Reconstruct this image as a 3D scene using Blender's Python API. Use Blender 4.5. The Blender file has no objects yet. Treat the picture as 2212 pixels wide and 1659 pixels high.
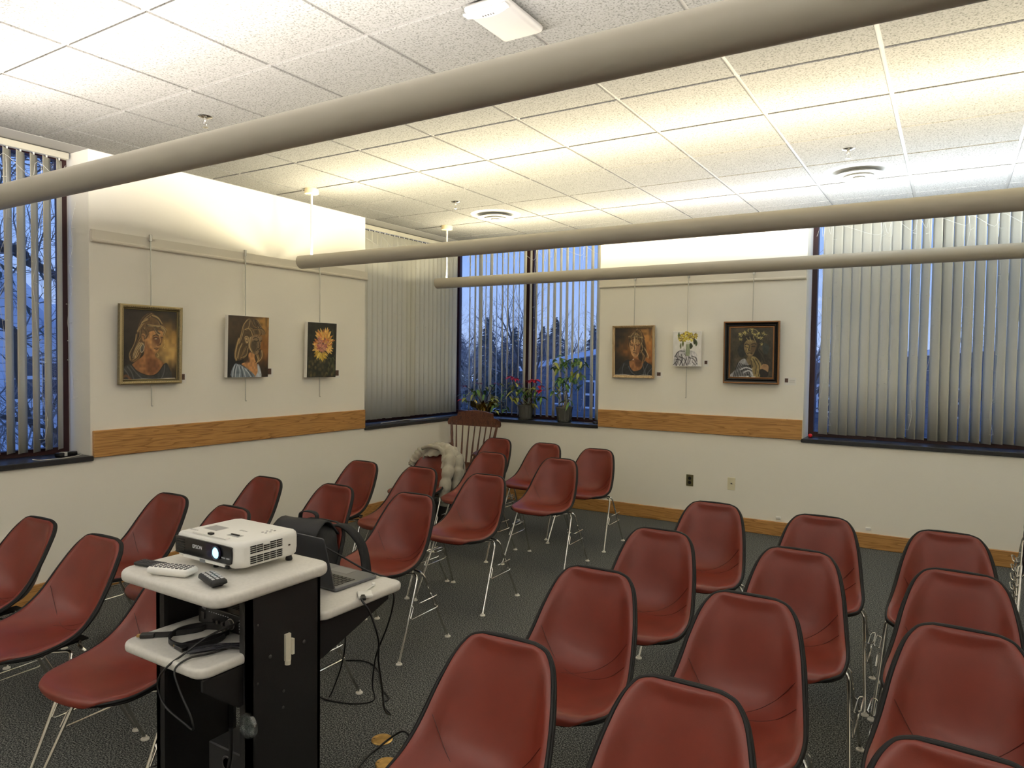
import bpy, bmesh, math, random
import numpy as np
from mathutils import Vector, Matrix, Euler
PI = math.pi
rnd = random.Random(7)
scene = bpy.context.scene
COL = scene.collection

# ------------------------------------------------------------------ camera, world, exposure
XL, YB, ZC = -4.952, 6.866, 2.984          # left wall, back wall, ceiling
XR, YF = 2.5, -2.0
cam_d = bpy.data.cameras.new('camera'); cam = bpy.data.objects.new('camera', cam_d); COL.objects.link(cam)
cam_d.sensor_fit = 'HORIZONTAL'; cam_d.sensor_width = 36.0; cam_d.lens = 36.0 * 1530.2 / 2212
cam_d.clip_start = 0.05; cam_d.clip_end = 400
R_, U_, F_ = Vector((.84927, .52780, .01257)), Vector((-.02988, .02429, .99926)), Vector((-.52711, .84902, -.03640))
cam.matrix_world = Matrix(((R_.x, U_.x, -F_.x, 0), (R_.y, U_.y, -F_.y, 0), (R_.z, U_.z, -F_.z, 1.6203), (0, 0, 0, 1)))
scene.camera = cam
scene.view_settings.view_transform = 'Standard'; scene.view_settings.look = 'None'
scene.view_settings.exposure = 0.25; scene.view_settings.gamma = 1.0
scene.view_settings.use_curve_mapping = False
scene.cycles.use_denoising = True
scene.cycles.max_bounces = 10; scene.cycles.diffuse_bounces = 6; scene.cycles.transparent_max_bounces = 16
scene.cycles.sample_clamp_indirect = 6.0; scene.cycles.caustics_reflective = False; scene.cycles.caustics_refractive = False

def c(r, g, b):
    f = lambda v: (v / 255) / 12.92 if v <= 10 else ((v / 255 + .055) / 1.055) ** 2.4
    return (f(r), f(g), f(b), 1.0)

world = bpy.data.worlds.new('dusk_sky'); scene.world = world; world.use_nodes = True
nt = world.node_tree; nt.nodes.clear()
wo = nt.nodes.new('ShaderNodeOutputWorld'); bg = nt.nodes.new('ShaderNodeBackground')
tc = nt.nodes.new('ShaderNodeTexCoord'); sp = nt.nodes.new('ShaderNodeSeparateXYZ'); cr = nt.nodes.new('ShaderNodeValToRGB')
nt.links.new(tc.outputs['Generated'], sp.inputs[0]); nt.links.new(sp.outputs['Z'], cr.inputs[0])
cr.color_ramp.elements[0].position = 0.0; cr.color_ramp.elements[0].color = c(186, 205, 243)
cr.color_ramp.elements[1].position = .42; cr.color_ramp.elements[1].color = c(118, 157, 232)
e_ = cr.color_ramp.elements.new(.16); e_.color = c(148, 182, 243)
nt.links.new(cr.outputs[0], bg.inputs[0]); nt.links.new(bg.outputs[0], wo.inputs[0])
bg.inputs[1].default_value = 1.0

TUBES = [(5.93, 2.40), (4.10, 2.40), (1.66, 2.385), (-0.78, 2.40)]    # pendant rows: y, axis height
WARM, NEUT, COOL, FRONT = (1.0, .90, .64), (1.0, .95, .90), (.82, .91, 1.0), (1.0, .975, .95)
LAMPS = {0: [(-4.5, -2.3, WARM, 11), (-2.25, -1.2, NEUT, 5), (-1.15, 2.1, COOL, 20)],
         1: [(-4.5, -2.2, WARM, 14), (-2.15, 0.1, (1.0, .88, .64), 12.5), (.15, 2.1, WARM, 12)],
         2: [(-4.5, -2.2, (1.0, .93, .86), 14), (-2.15, 0.1, NEUT, 13), (.15, 2.1, NEUT, 12)],
         3: [(-4.5, -1.3, FRONT, 36), (-1.25, 2.1, FRONT, 38)]}
LAMP_GAIN = 6.6
for ti, segs in LAMPS.items():
    y, z = TUBES[ti]
    for k, (x0, x1, col, watt) in enumerate(segs):
        TILT = 57
        for sd in (-1, 1):                                            # batwing: each lamp throws to both sides of the pendant
            ld = bpy.data.lights.new('tube_lamp', 'AREA'); ld.shape = 'RECTANGLE'
            ld.size = x1 - x0; ld.size_y = .03; ld.energy = watt * LAMP_GAIN * .5; ld.color = col
            lo = bpy.data.objects.new('tube_lamp', ld); COL.objects.link(lo)
            lo.location = ((x0 + x1) / 2, y + sd * .018, z + .025); lo.rotation_euler = (PI + sd * math.radians(TILT), 0, 0)

# ------------------------------------------------------------------ materials
MATS = {}
def mat(name, col, rough=.5, metal=0., spec=.5, noise=None, bump=None, coat=0., emit=None, sheen=0.):
    """noise=(scale, amount, detail) varies the colour; bump=(scale, strength)"""
    if name in MATS: return MATS[name]
    m = bpy.data.materials.new(name); m.use_nodes = True
    t = m.node_tree; b = t.nodes['Principled BSDF']
    b.inputs['Base Color'].default_value = col; b.inputs['Roughness'].default_value = rough
    b.inputs['Metallic'].default_value = metal; b.inputs['Specular IOR Level'].default_value = spec
    b.inputs['Coat Weight'].default_value = coat
    if sheen: b.inputs['Sheen Weight'].default_value = sheen
    if emit: b.inputs['Emission Color'].default_value = emit[0]; b.inputs['Emission Strength'].default_value = emit[1]
    if noise or bump:
        co = t.nodes.new('ShaderNodeTexCoord')
    if noise:
        n = t.nodes.new('ShaderNodeTexNoise'); n.inputs['Scale'].default_value = noise[0]; n.inputs['Detail'].default_value = noise[2]
        t.links.new(co.outputs['Object'], n.inputs['Vector'])
        r = t.nodes.new('ShaderNodeValToRGB'); a = noise[1]
        r.color_ramp.elements[0].position = .3; r.color_ramp.elements[1].position = .7
        r.color_ramp.elements[0].color = [v * (1 - a) for v in col[:3]] + [1]
        r.color_ramp.elements[1].color = [min(1, v * (1 + a)) for v in col[:3]] + [1]
        t.links.new(n.outputs['Fac'], r.inputs[0]); t.links.new(r.outputs[0], b.inputs['Base Color'])
    if bump:
        n2 = t.nodes.new('ShaderNodeTexNoise'); n2.inputs['Scale'].default_value = bump[0]; n2.inputs['Detail'].default_value = 3
        t.links.new(co.outputs['Object'], n2.inputs['Vector'])
        bp = t.nodes.new('ShaderNodeBump'); bp.inputs['Strength'].default_value = bump[1]; bp.inputs['Distance'].default_value = .002
        t.links.new(n2.outputs['Fac'], bp.inputs['Height']); t.links.new(bp.outputs[0], b.inputs['Normal'])
    MATS[name] = m
    return m

def wood(name, c1, c2, axis, rough=.42, scale=1.0):
    m = bpy.data.materials.new(name); m.use_nodes = True; t = m.node_tree; b = t.nodes['Principled BSDF']
    co = t.nodes.new('ShaderNodeTexCoord'); mp = t.nodes.new('ShaderNodeMapping')
    sc = [14 * scale, 14 * scale, 14 * scale]; sc[axis] = 1.1 * scale; mp.inputs['Scale'].default_value = sc
    t.links.new(co.outputs['Object'], mp.inputs['Vector'])
    n = t.nodes.new('ShaderNodeTexNoise'); n.inputs['Scale'].default_value = 1.0; n.inputs['Detail'].default_value = 2; n.inputs['Distortion'].default_value = .6
    t.links.new(mp.outputs[0], n.inputs['Vector'])
    mu = t.nodes.new('ShaderNodeMath'); mu.operation = 'MULTIPLY'; mu.inputs[1].default_value = 9
    fr = t.nodes.new('ShaderNodeMath'); fr.operation = 'FRACT'
    t.links.new(n.outputs['Fac'], mu.inputs[0]); t.links.new(mu.outputs[0], fr.inputs[0])
    r = t.nodes.new('ShaderNodeValToRGB'); r.color_ramp.elements[0].color = c2; r.color_ramp.elements[1].color = c1
    r.color_ramp.elements[0].position = 0; r.color_ramp.elements[1].position = .45
    e = r.color_ramp.elements.new(.95); e.color = c1
    t.links.new(fr.outputs[0], r.inputs[0])
    n2 = t.nodes.new('ShaderNodeTexNoise'); n2.inputs['Scale'].default_value = 7; n2.inputs['Detail'].default_value = 6
    t.links.new(mp.outputs[0], n2.inputs['Vector'])
    mx = t.nodes.new('ShaderNodeMix'); mx.data_type = 'RGBA'; mx.blend_type = 'MULTIPLY'; mx.inputs[0].default_value = .35
    r2 = t.nodes.new('ShaderNodeValToRGB'); r2.color_ramp.elements[0].color = (.55, .5, .45, 1); r2.color_ramp.elements[0].position = .35; r2.color_ramp.elements[1].position = .6
    t.links.new(n2.outputs['Fac'], r2.inputs[0]); t.links.new(r.outputs[0], mx.inputs[6]); t.links.new(r2.outputs[0], mx.inputs[7])
    t.links.new(mx.outputs[2], b.inputs['Base Color']); b.inputs['Roughness'].default_value = rough
    MATS[name] = m
    return m

def speckle(name, cols, scale, rough=1.0, bump=.0, spec=.2, detail=2):
    """two-scale noise speckle (carpet, ceiling board): cols = [(pos, colour)...]"""
    m = bpy.data.materials.new(name); m.use_nodes = True; t = m.node_tree; b = t.nodes['Principled BSDF']
    co = t.nodes.new('ShaderNodeTexCoord')
    n = t.nodes.new('ShaderNodeTexNoise'); n.inputs['Scale'].default_value = scale; n.inputs['Detail'].default_value = detail; n.inputs['Roughness'].default_value = .65
    t.links.new(co.outputs['Object'], n.inputs['Vector'])
    r = t.nodes.new('ShaderNodeValToRGB')
    for k, (p, cc) in enumerate(cols):
        e = r.color_ramp.elements[k] if k < 2 else r.color_ramp.elements.new(p)
        e.position = p; e.color = cc
    t.links.new(n.outputs['Fac'], r.inputs[0]); t.links.new(r.outputs[0], b.inputs['Base Color'])
    b.inputs['Roughness'].default_value = rough; b.inputs['Specular IOR Level'].default_value = spec
    if bump:
        bp = t.nodes.new('ShaderNodeBump'); bp.inputs['Strength'].default_value = bump; bp.inputs['Distance'].default_value = .004
        t.links.new(n.outputs['Fac'], bp.inputs['Height']); t.links.new(bp.outputs[0], b.inputs['Normal'])
    MATS[name] = m
    return m

def glass_thin(name, tint=(1, 1, 1, 1), refl=.06):
    m = bpy.data.materials.new(name); m.use_nodes = True; t = m.node_tree; t.nodes.clear()
    o = t.nodes.new('ShaderNodeOutputMaterial'); tr = t.nodes.new('ShaderNodeBsdfTransparent'); gl = t.nodes.new('ShaderNodeBsdfGlossy'); mx = t.nodes.new('ShaderNodeMixShader')
    tr.inputs[0].default_value = tint; gl.inputs['Roughness'].default_value = .02; mx.inputs[0].default_value = refl
    t.links.new(tr.outputs[0], mx.inputs[1]); t.links.new(gl.outputs[0], mx.inputs[2]); t.links.new(mx.outputs[0], o.inputs[0])
    MATS[name] = m
    return m

M_WALL = mat('painted_wall', c(244, 240, 229), .75, spec=.25, bump=(160, .12))
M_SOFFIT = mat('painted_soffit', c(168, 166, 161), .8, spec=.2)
M_TRIMW = mat('painted_rail', c(222, 216, 201), .5)
M_CEIL = speckle('ceiling_board', [(.36, c(98, 97, 94)), (.66, c(138, 137, 134)), (.47, c(132, 131, 127))], 110, .95, .35, .1, 3)
M_CARPET = speckle('carpet_pile', [(.36, c(30, 32, 33)), (.64, c(144, 145, 140)), (.50, c(79, 81, 81))], 165, 1.0, .8, .05, 2)
M_OAK_X = wood('oak_along_x', c(188, 140, 80), c(150, 104, 54), 0)
M_OAK_Y = wood('oak_along_y', c(188, 140, 80), c(150, 104, 54), 1)
M_SILL = mat('slate_sill', c(36, 37, 40), .35, noise=(40, .25, 4))
M_WFRAME = mat('window_frame_brown', c(52, 20, 20), .45)
M_GLASS = glass_thin('window_glass', (.93, .96, 1, 1), .05)
M_SLAT = mat('blind_vinyl', c(232, 229, 214), .55, spec=.35)
_t = M_SLAT.node_tree; _mx = _t.nodes.new('ShaderNodeMixShader'); _tl = _t.nodes.new('ShaderNodeBsdfTranslucent'); _tl.inputs[0].default_value = c(232, 231, 222); _mx.inputs[0].default_value = .28
_t.links.new(_t.nodes['Principled BSDF'].outputs[0], _mx.inputs[1]); _t.links.new(_tl.outputs[0], _mx.inputs[2]); _t.links.new(_mx.outputs[0], _t.nodes['Material Output'].inputs[0])
M_HEAD = mat('blind_headrail', c(196, 192, 176), .45)
M_VINYL = mat('oxblood_vinyl', c(110, 40, 27), .40, spec=.5, noise=(9, .10, 3), bump=(420, .10))
M_SEAM = mat('vinyl_seam', c(72, 24, 19), .5)
M_TRIM = mat('black_edge_trim', c(15, 14, 14), .55, spec=.3)
M_SHELL = mat('shell_back_grey', c(92, 90, 86), .5)
M_CHROME = mat('chrome', c(222, 220, 214), .18, 1.0)
M_GLIDE = mat('white_nylon', c(226, 222, 212), .45)
M_LIGHT = mat('lamp_housing', c(176, 170, 156), .42)
M_CANOPY = mat('canopy_ivory', c(226, 208, 165), .5)
M_BLACKM = mat('cart_black_steel', c(17, 16, 17), .55, bump=(300, .15))
M_CARTTOP = mat('cart_laminate', c(206, 203, 196), .5, noise=(90, .05, 4))
M_PLW = mat('white_plastic', c(232, 231, 226), .38)
M_PLB = mat('black_plastic', c(16, 16, 17), .4)
M_PLG = mat('dark_grey_plastic', c(52, 50, 49), .45)
M_CABLE = mat('cable_rubber', c(17, 16, 17), .5)
M_WHITEWIRE = mat('white_wire', c(226, 226, 220), .5)
M_PAPER = mat('card_paper', c(240, 238, 232), .7)
M_ROD = mat('hanging_rod_metal', c(196, 194, 186), .35, .6)
M_BRASS = mat('brass', c(206, 168, 104), .32, 1.0, noise=(30, .2, 4))
M_ROCK = wood('rocker_wood', c(98, 58, 38), c(58, 30, 19), 2, .35, 1.4)
M_FABB = mat('black_nylon', c(22, 22, 24), .75, noise=(30, .35, 4), bump=(500, .3))

# ------------------------------------------------------------------ mesh builder
class MB:
    def __init__(s): s.v = []; s.f = []; s.m = []
    def add(s, V, Fs, mi=0, M=None):
        o = len(s.v)
        for p in V: s.v.append(tuple(M @ Vector(p)) if M is not None else tuple(p))
        for f in Fs: s.f.append([i + o for i in f]); s.m.append(mi)
        return s
    def box(s, x0, x1, y0, y1, z0, z1, mi=0, M=None):
        V = [(x, y, z) for x in (x0, x1) for y in (y0, y1) for z in (z0, z1)]
        return s.add(V, [(0, 1, 3, 2), (4, 6, 7, 5), (0, 4, 5, 1), (2, 3, 7, 6), (0, 2, 6, 4), (1, 5, 7, 3)], mi, M)
    def rbox(s, x0, x1, y0, y1, z0, z1, r, seg=2, mi=0, M=None, edges=None):
        bm = bmesh.new(); bmesh.ops.create_cube(bm, size=1)
        for v in bm.verts: v.co = Vector((x0 + (v.co.x + .5) * (x1 - x0), y0 + (v.co.y + .5) * (y1 - y0), z0 + (v.co.z + .5) * (z1 - z0)))
        es = list(bm.edges)
        if edges == 'z': es = [e for e in es if abs(e.verts[0].co.z - e.verts[1].co.z) > 1e-6]
        bmesh.ops.bevel(bm, geom=es, offset=r, segments=seg, affect='EDGES', profile=.5)
        s.bm(bm, mi, M); return s
    def plate(s, x0, x1, y0, y1, z0, z1, rc, re, mi=0, M=None, seg=6):
        """flat slab with rounded corners (rc) and a bullnose edge (re)"""
        rows = []
        def ring(ins, z):
            r = max(.001, rc - ins); out = []
            for cx, cy, a0 in ((x1 - rc, y1 - rc, 0), (x0 + rc, y1 - rc, 90), (x0 + rc, y0 + rc, 180), (x1 - rc, y0 + rc, 270)):
                for k in range(seg + 1):
                    a = math.radians(a0 + 90 * k / seg); out.append((cx + r * math.cos(a), cy + r * math.sin(a), z))
            return out
        lay = [(re * (1 - math.sin(a)), z0 + re * (1 - math.cos(a))) for a in (0, PI / 8, PI / 4, 3 * PI / 8, PI / 2)] + [(re * (1 - math.cos(a)), z1 - re * (1 - math.sin(a))) for a in (0, PI / 8, PI / 4, 3 * PI / 8, PI / 2)]
        L = [ring(i_, z) for i_, z in lay]; n = len(L[0])
        s.grid([r + [r[0]] for r in L], mi, M); s.add(L[0], [tuple(range(n - 1, -1, -1))], mi, M); s.add(L[-1], [tuple(range(n))], mi, M)
        return s
    def bm(s, bm, mi=0, M=None):
        bm.verts.index_update()
        s.add([v.co.copy() for v in bm.verts], [[v.index for v in f.verts] for f in bm.faces], mi, M); bm.free(); return s
    def tube(s, pts, r, seg=8, mi=0, caps=True, M=None, closed=False):
        pts = [Vector(p) for p in pts]; n = len(pts)
        rs = r if isinstance(r, (list, tuple)) else [r] * n
        T = []
        for i in range(n):
            if closed: d = pts[(i + 1) % n] - pts[i - 1]
            else: d = pts[min(i + 1, n - 1)] - pts[max(i - 1, 0)]
            T.append(d.normalized() if d.length > 1e-9 else Vector((0, 0, 1)))
        a = Vector((0, 0, 1)) if abs(T[0].z) < .9 else Vector((1, 0, 0))
        N = (a - T[0] * a.dot(T[0])).normalized(); V = []; Fs = []
        for i in range(n):
            N = N - T[i] * N.dot(T[i])
            N = N.normalized() if N.length > 1e-6 else T[i].orthogonal().normalized()
            B = T[i].cross(N)
            for k in range(seg):
                an = 2 * PI * k / seg; V.append(pts[i] + (N * math.cos(an) + B * math.sin(an)) * rs[i])
        for i in range(n if closed else n - 1):
            j = (i + 1) % n
            for k in range(seg):
                k2 = (k + 1) % seg; Fs.append((i * seg + k, i * seg + k2, j * seg + k2, j * seg + k))
        if caps and not closed: Fs.append(tuple(range(seg - 1, -1, -1))); Fs.append(tuple((n - 1) * seg + k for k in range(seg)))
        return s.add(V, Fs, mi, M)
    def lathe(s, prof, seg=24, mi=0, M=None, ribs=None):
        V = []; Fs = []; n = len(prof)
        for (r, z) in prof:
            for k in range(seg):
                an = 2 * PI * k / seg; V.append((r * math.cos(an), r * math.sin(an), z))
        for i in range(n - 1):
            for k in range(seg):
                k2 = (k + 1) % seg; Fs.append((i * seg + k, i * seg + k2, (i + 1) * seg + k2, (i + 1) * seg + k))
        if prof[0][0] > 1e-4: Fs.append(tuple(range(seg - 1, -1, -1)))
        if prof[-1][0] > 1e-4: Fs.append(tuple((n - 1) * seg + k for k in range(seg)))
        return s.add(V, Fs, mi, M)
    def prism(s, poly, h, mi=0, M=None):
        """poly in local xy, extruded 0..h along local z"""
        n = len(poly)
        V = [(x, y, 0) for x, y in poly] + [(x, y, h) for x, y in poly]
        Fs = [tuple(range(n - 1, -1, -1)), tuple(range(n, 2 * n))] + [(i, (i + 1) % n, n + (i + 1) % n, n + i) for i in range(n)]
        return s.add(V, Fs, mi, M)
    def grid(s, P, mi=0, M=None, flip=False):
        nv, nu = len(P), len(P[0]); V = [p for row in P for p in row]; Fs = []
        for i in range(nv - 1):
            for j in range(nu - 1):
                f = (i * nu + j, i * nu + j + 1, (i + 1) * nu + j + 1, (i + 1) * nu + j)
                Fs.append(f[::-1] if flip else f)
        return s.add(V, Fs, mi, M)
    def sphere(s, ctr, r, seg=12, rings=8, mi=0, sc=(1, 1, 1), M=None):
        V = []; Fs = []
        for i in range(rings + 1):
            t = PI * i / rings
            for k in range(seg):
                a = 2 * PI * k / seg
                V.append((ctr[0] + r * sc[0] * math.sin(t) * math.cos(a), ctr[1] + r * sc[1] * math.sin(t) * math.sin(a), ctr[2] + r * sc[2] * math.cos(t)))
        for i in range(rings):
            for k in range(seg):
                k2 = (k + 1) % seg; Fs.append((i * seg + k, (i + 1) * seg + k, (i + 1) * seg + k2, i * seg + k2))
        return s.add(V, Fs, mi, M)
    def build(s, name, mats, parent=None, smooth=35, loc=None):
        me = bpy.data.meshes.new(name); me.from_pydata(s.v, [], s.f)
        if not isinstance(mats, (list, tuple)): mats = [mats]
        for m in mats: me.materials.append(m)
        me.polygons.foreach_set('material_index', s.m)
        bm = bmesh.new(); bm.from_mesh(me); bmesh.ops.remove_doubles(bm, verts=bm.verts, dist=1e-6); bmesh.ops.recalc_face_normals(bm, faces=bm.faces); bm.to_mesh(me); bm.free()
        if smooth:
            me.polygons.foreach_set('use_smooth', [True] * len(me.polygons)); me.set_sharp_from_angle(angle=math.radians(smooth))
        me.update()
        o = bpy.data.objects.new(name, me); COL.objects.link(o)
        if parent: o.parent = parent
        if loc: o.location = loc
        return o

def tag(o, label, cat, group=None, kind=None):
    o['label'] = label; o['category'] = cat
    if group: o['group'] = group
    if kind: o['kind'] = kind
    return o
def thing(name, label, cat, loc=(0, 0, 0), rz=0, group=None):
    o = bpy.data.objects.new(name, None); COL.objects.link(o); o.location = loc; o.rotation_euler = (0, 0, rz)
    o.empty_display_size = .05
    return tag(o, label, cat, group)
def struct(o): o['kind'] = 'structure'; return o
def dup(root, loc, rz=0, label=None, group=None):
    r = root.copy(); COL.objects.link(r); r.location = loc; r.rotation_euler = (0, 0, rz)
    if label: r['label'] = label
    if group: r['group'] = group
    for ch in list(root.children):
        k = ch.copy(); COL.objects.link(k); k.parent = r
        for g in list(ch.children):
            d = g.copy(); COL.objects.link(d); d.parent = k
    return r
def spline(P, n=8, closed=False):
    P = [Vector(p) for p in P]; out = []; m = len(P)
    for i in range(m if closed else m - 1):
        g = lambda k: P[k % m] if closed else P[max(0, min(m - 1, k))]
        a, b, d, e = g(i - 1), g(i), g(i + 1), g(i + 2)
        for k in range(n):
            t = k / n
            out.append(.5 * ((2 * b) + (d - a) * t + (2 * a - 5 * b + 4 * d - e) * t * t + (3 * b - a - 3 * d + e) * t ** 3))
    if not closed: out.append(P[-1])
    return out
def rot(ax, ang, at=(0, 0, 0)):
    return Matrix.Translation(at) @ Matrix.Rotation(ang, 4, ax)
def text_mesh(name, body, size, m, parent, M, depth=.0006, align='CENTER'):
    cu = bpy.data.curves.new(name, 'FONT'); cu.body = body; cu.size = size; cu.align_x = align; cu.align_y = 'CENTER'; cu.extrude = depth
    o = bpy.data.objects.new(name, cu); COL.objects.link(o)
    dg = bpy.context.evaluated_depsgraph_get(); me = bpy.data.meshes.new_from_object(o.evaluated_get(dg))
    COL.objects.unlink(o); bpy.data.objects.remove(o)
    me.transform(M); me.materials.clear(); me.materials.append(m)
    q = bpy.data.objects.new(name, me); COL.objects.link(q); q.parent = parent
    return q

# ------------------------------------------------------------------ room shell
WD = .35                                   # depth of the window recesses
SZ = .886                                  # underside of the sills
W1 = (0.30, 2.563); W2 = (5.1995, YB + WD); W3 = (XL - WD, -3.18); W4 = (-1.139, 2.0)
b = MB().box(XL - WD - .1, XR + .2, YF - .2, YB + WD + .1, -.2, 0); struct(b.build('floor', M_CARPET, smooth=0))
b = MB()
b.box(XL - WD, XL, YF, YB + WD, 0, SZ); b.box(XL - WD, XL, W1[1], W2[0], SZ, ZC); b.box(XL - WD, XL, YF, W1[0], SZ, ZC)
struct(b.build('wall_left', M_WALL, smooth=0))
b = MB()
b.box(XL, XR, YB, YB + WD, 0, SZ); b.box(W3[1], W4[0], YB, YB + WD, SZ, ZC); b.box(W4[1], XR, YB, YB + WD, SZ, ZC)
struct(b.build('wall_back', M_WALL, smooth=0))
struct(MB().box(XR, XR + .2, YF, YB + WD, 0, ZC).build('wall_right', M_WALL, smooth=0))
struct(MB().box(XL - WD, XR + .2, YF - .2, YF, 0, ZC).build('wall_front', M_WALL, smooth=0))
# ceiling: lay-in boards with a recessed grid
b = MB(); TX, TY = .617, .6096; gx0, gy0 = -3.3873, 3.4889; g, dz = .011, .008
xs = sorted(gx0 + i * TX for i in range(-3, 14)); ys = sorted(gy0 + j * TY for j in range(-14, 7))
xs = [XL] + [x for x in xs if XL + .05 < x < XR - .05] + [XR]; ys = [YF] + [y for y in ys if YF + .05 < y < YB - .05] + [YB]
for i in range(len(xs) - 1):
    for j in range(len(ys) - 1):
        x0, x1, y0, y1 = xs[i] + g, xs[i + 1] - g, ys[j] + g, ys[j + 1] - g
        V = [(x0, y0, ZC), (x1, y0, ZC), (x1, y1, ZC), (x0, y1, ZC), (x0, y0, ZC + dz), (x1, y0, ZC + dz), (x1, y1, ZC + dz), (x0, y1, ZC + dz)]
        b.add(V, [(0, 3, 2, 1), (0, 1, 5, 4), (1, 2, 6, 5), (2, 3, 7, 6), (3, 0, 4, 7)], 0)
b.box(XL, XR, YF, YB, ZC + dz, ZC + .15, 1)
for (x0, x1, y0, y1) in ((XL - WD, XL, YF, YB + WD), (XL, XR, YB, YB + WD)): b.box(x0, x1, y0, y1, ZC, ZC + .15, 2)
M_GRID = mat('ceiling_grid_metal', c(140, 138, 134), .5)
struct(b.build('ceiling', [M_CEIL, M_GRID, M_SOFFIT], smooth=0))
# oak chair rails and baseboards, painted picture rails
struct(MB().rbox(XL - .004, XL + .022, W1[1] + .012, W2[0] - .006, .908, 1.091, .004, 1).build('trim_1', M_OAK_Y, smooth=0))
struct(MB().rbox(W3[1] + .006, W4[0] - .006, YB - .022, YB + .004, .908, 1.091, .004, 1).build('trim_2', M_OAK_X, smooth=0))
struct(MB().rbox(XL - .002, XL + .018, YF, YB, 0, .132, .004, 1).build('baseboard_left', M_OAK_Y, smooth=0))
struct(MB().rbox(XL + .018, XR, YB - .018, YB + .002, 0, .132, .004, 1).build('baseboard_back', M_OAK_X, smooth=0))
def rail(axis):
    pr = [(0, 0), (.020, 0), (.026, .006), (.026, .016), (.018, .026), (.018, .083), (0, .083)]
    b = MB()
    if axis == 'y':
        M = Matrix(((1, 0, 0, XL), (0, 0, 1, W1[1] + .01), (0, 1, 0, 2.37), (0, 0, 0, 1))); b.prism(pr, W2[0] - W1[1] + .006, 0, M)
    else:
        M = Matrix(((0, 0, 1, W3[1] - .004), (-1, 0, 0, YB), (0, 1, 0, 2.37), (0, 0, 0, 1))); b.prism(pr, W4[0] - W3[1] + .002, 0, M)
    return b
struct(rail('y').build('trim_3', M_TRIMW, smooth=25)); struct(rail('x').build('trim_4', M_TRIMW, smooth=25))

# ------------------------------------------------------------------ windows
def window(n, axis, a0, a1, mull):
    """axis 'y': in the left wall; 'x': in the back wall"""
    def bx(b, u0, u1, d0, d1, z0, z1):
        if axis == 'y': b.box(XL - d1, XL - d0, u0, u1, z0, z1)
        else: b.box(u0, u1, YB + d0, YB + d1, z0, z1)
    f = MB(); zt, zb = ZC, SZ + .036
    bx(f, a0, a1, WD - .07, WD, zb, zb + .045); bx(f, a0, a1, WD - .07, WD, zt - .05, zt)
    for u in (a0, a1 - .045): bx(f, u, u + .045, WD - .07, WD, zb + .045, zt - .05)
    fo = struct(f.build('window_%d' % n, M_WFRAME, smooth=0))
    edges = [a0 + .045] + [m + s for m in mull for s in (-.05, .05)] + [a1 - .045]
    for m in mull:
        q = MB(); bx(q, m - .05, m + .05, WD - .09, WD, zb + .045, zt - .05); q.build('mullion', M_WFRAME, fo, smooth=0)
    for k in range(0, len(edges), 2):
        q = MB(); bx(q, edges[k], edges[k + 1], WD - .034, WD - .028, zb + .045, zt - .05); q.build('glass_pane', M_GLASS, fo, smooth=0)
    s = MB()
    if axis == 'y': s.rbox(XL - WD + .002, XL + .02, a0 + .001, min(a1, YB + .016) if n == 2 else a1 + (.012 if n == 1 else 0), SZ + .001, SZ + .036, .004, 1)
    else: s.rbox(a0 + (WD + .022 if n == 3 else -.012), a1, YB - .02, YB + WD - .002, SZ + .001, SZ + .036, .004, 1)
    if n == 3: s.box(XL - WD + .002, XL + .021, YB + .017, YB + WD - .002, SZ + .001, SZ + .036)
    s.build('window_sill', M_SILL, fo, smooth=0)
    return fo
window(1, 'y', W1[0], W1[1], [1.2]); window(2, 'y', W2[0], W2[1], [6.17]); window(3, 'x', W3[0], W3[1], [-4.196]); window(4, 'x', W4[0], W4[1], [-.07, 1.0])

def blind(label, axis, u0, u1, angs, depth=.215, zb=.957, sp=.078, seed=1, splay=0.):
    """vertical blind; angs(u) gives the slat's turn from the window plane (radians)"""
    r = random.Random(seed)
    t = thing('vertical_blind', label, 'blind', ((XL - depth, (u0 + u1) / 2, 0) if axis == 'y' else ((u0 + u1) / 2, YB + depth, 0)))
    h = MB(); L = u1 - u0
    if axis == 'y': h.rbox(-.022, .022, -L / 2, L / 2, ZC - .052, ZC - .008, .004, 1)
    else: h.rbox(-L / 2, L / 2, -.022, .022, ZC - .052, ZC - .008, .004, 1)
    h.build('headrail', M_HEAD, t, smooth=0)
    s = MB(); n = int(L / sp)
    for i in range(n):
        u = -L / 2 + sp * (i + .5); a = angs(u + (u0 + u1) / 2) + r.gauss(0, .05); w = .0445
        lean = r.gauss(0, .004); tw = r.gauss(0, .06); P = []
        for zz, f in ((ZC - .062, 0), (2.2, .35), (1.5, .7), (zb + r.uniform(-.004, .004), 1)):
            row = []
            aa = a + tw * f
            for q in (-1, -.5, 0, .5, 1):
                bow = .007 * (1 - q * q)
                du, dd = math.cos(aa) * q * w - math.sin(aa) * bow, math.sin(aa) * q * w + math.cos(aa) * bow
                du += lean * f + splay * f * r.gauss(0, .3)
                row.append((-dd if axis == 'y' else u + du, u + du if axis == 'y' else dd, zz))
            P.append(row)
        s.grid(P)
        kx = (0, u) if axis == 'y' else (u, 0)
        MB().box(kx[0] - .004, kx[0] + .004, kx[1] - .004, kx[1] + .004, ZC - .066, ZC - .05).build('hanger', M_PLW, t, smooth=0)
    so = s.build('slats', M_SLAT, t, smooth=60)
    md = so.modifiers.new('thick', 'SOLIDIFY'); md.thickness = .0012
    return t
R = math.radians
blind('white vertical blind with slats turned edge-on in the window at the far left', 'y', .34, 2.54, lambda y: R(37), seed=3)
blind('cream vertical blind, slats shut, left half of the corner window', 'y', 5.215, YB + .20, lambda y: R(-13), seed=4, splay=.004)
rw3 = random.Random(11)
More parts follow.
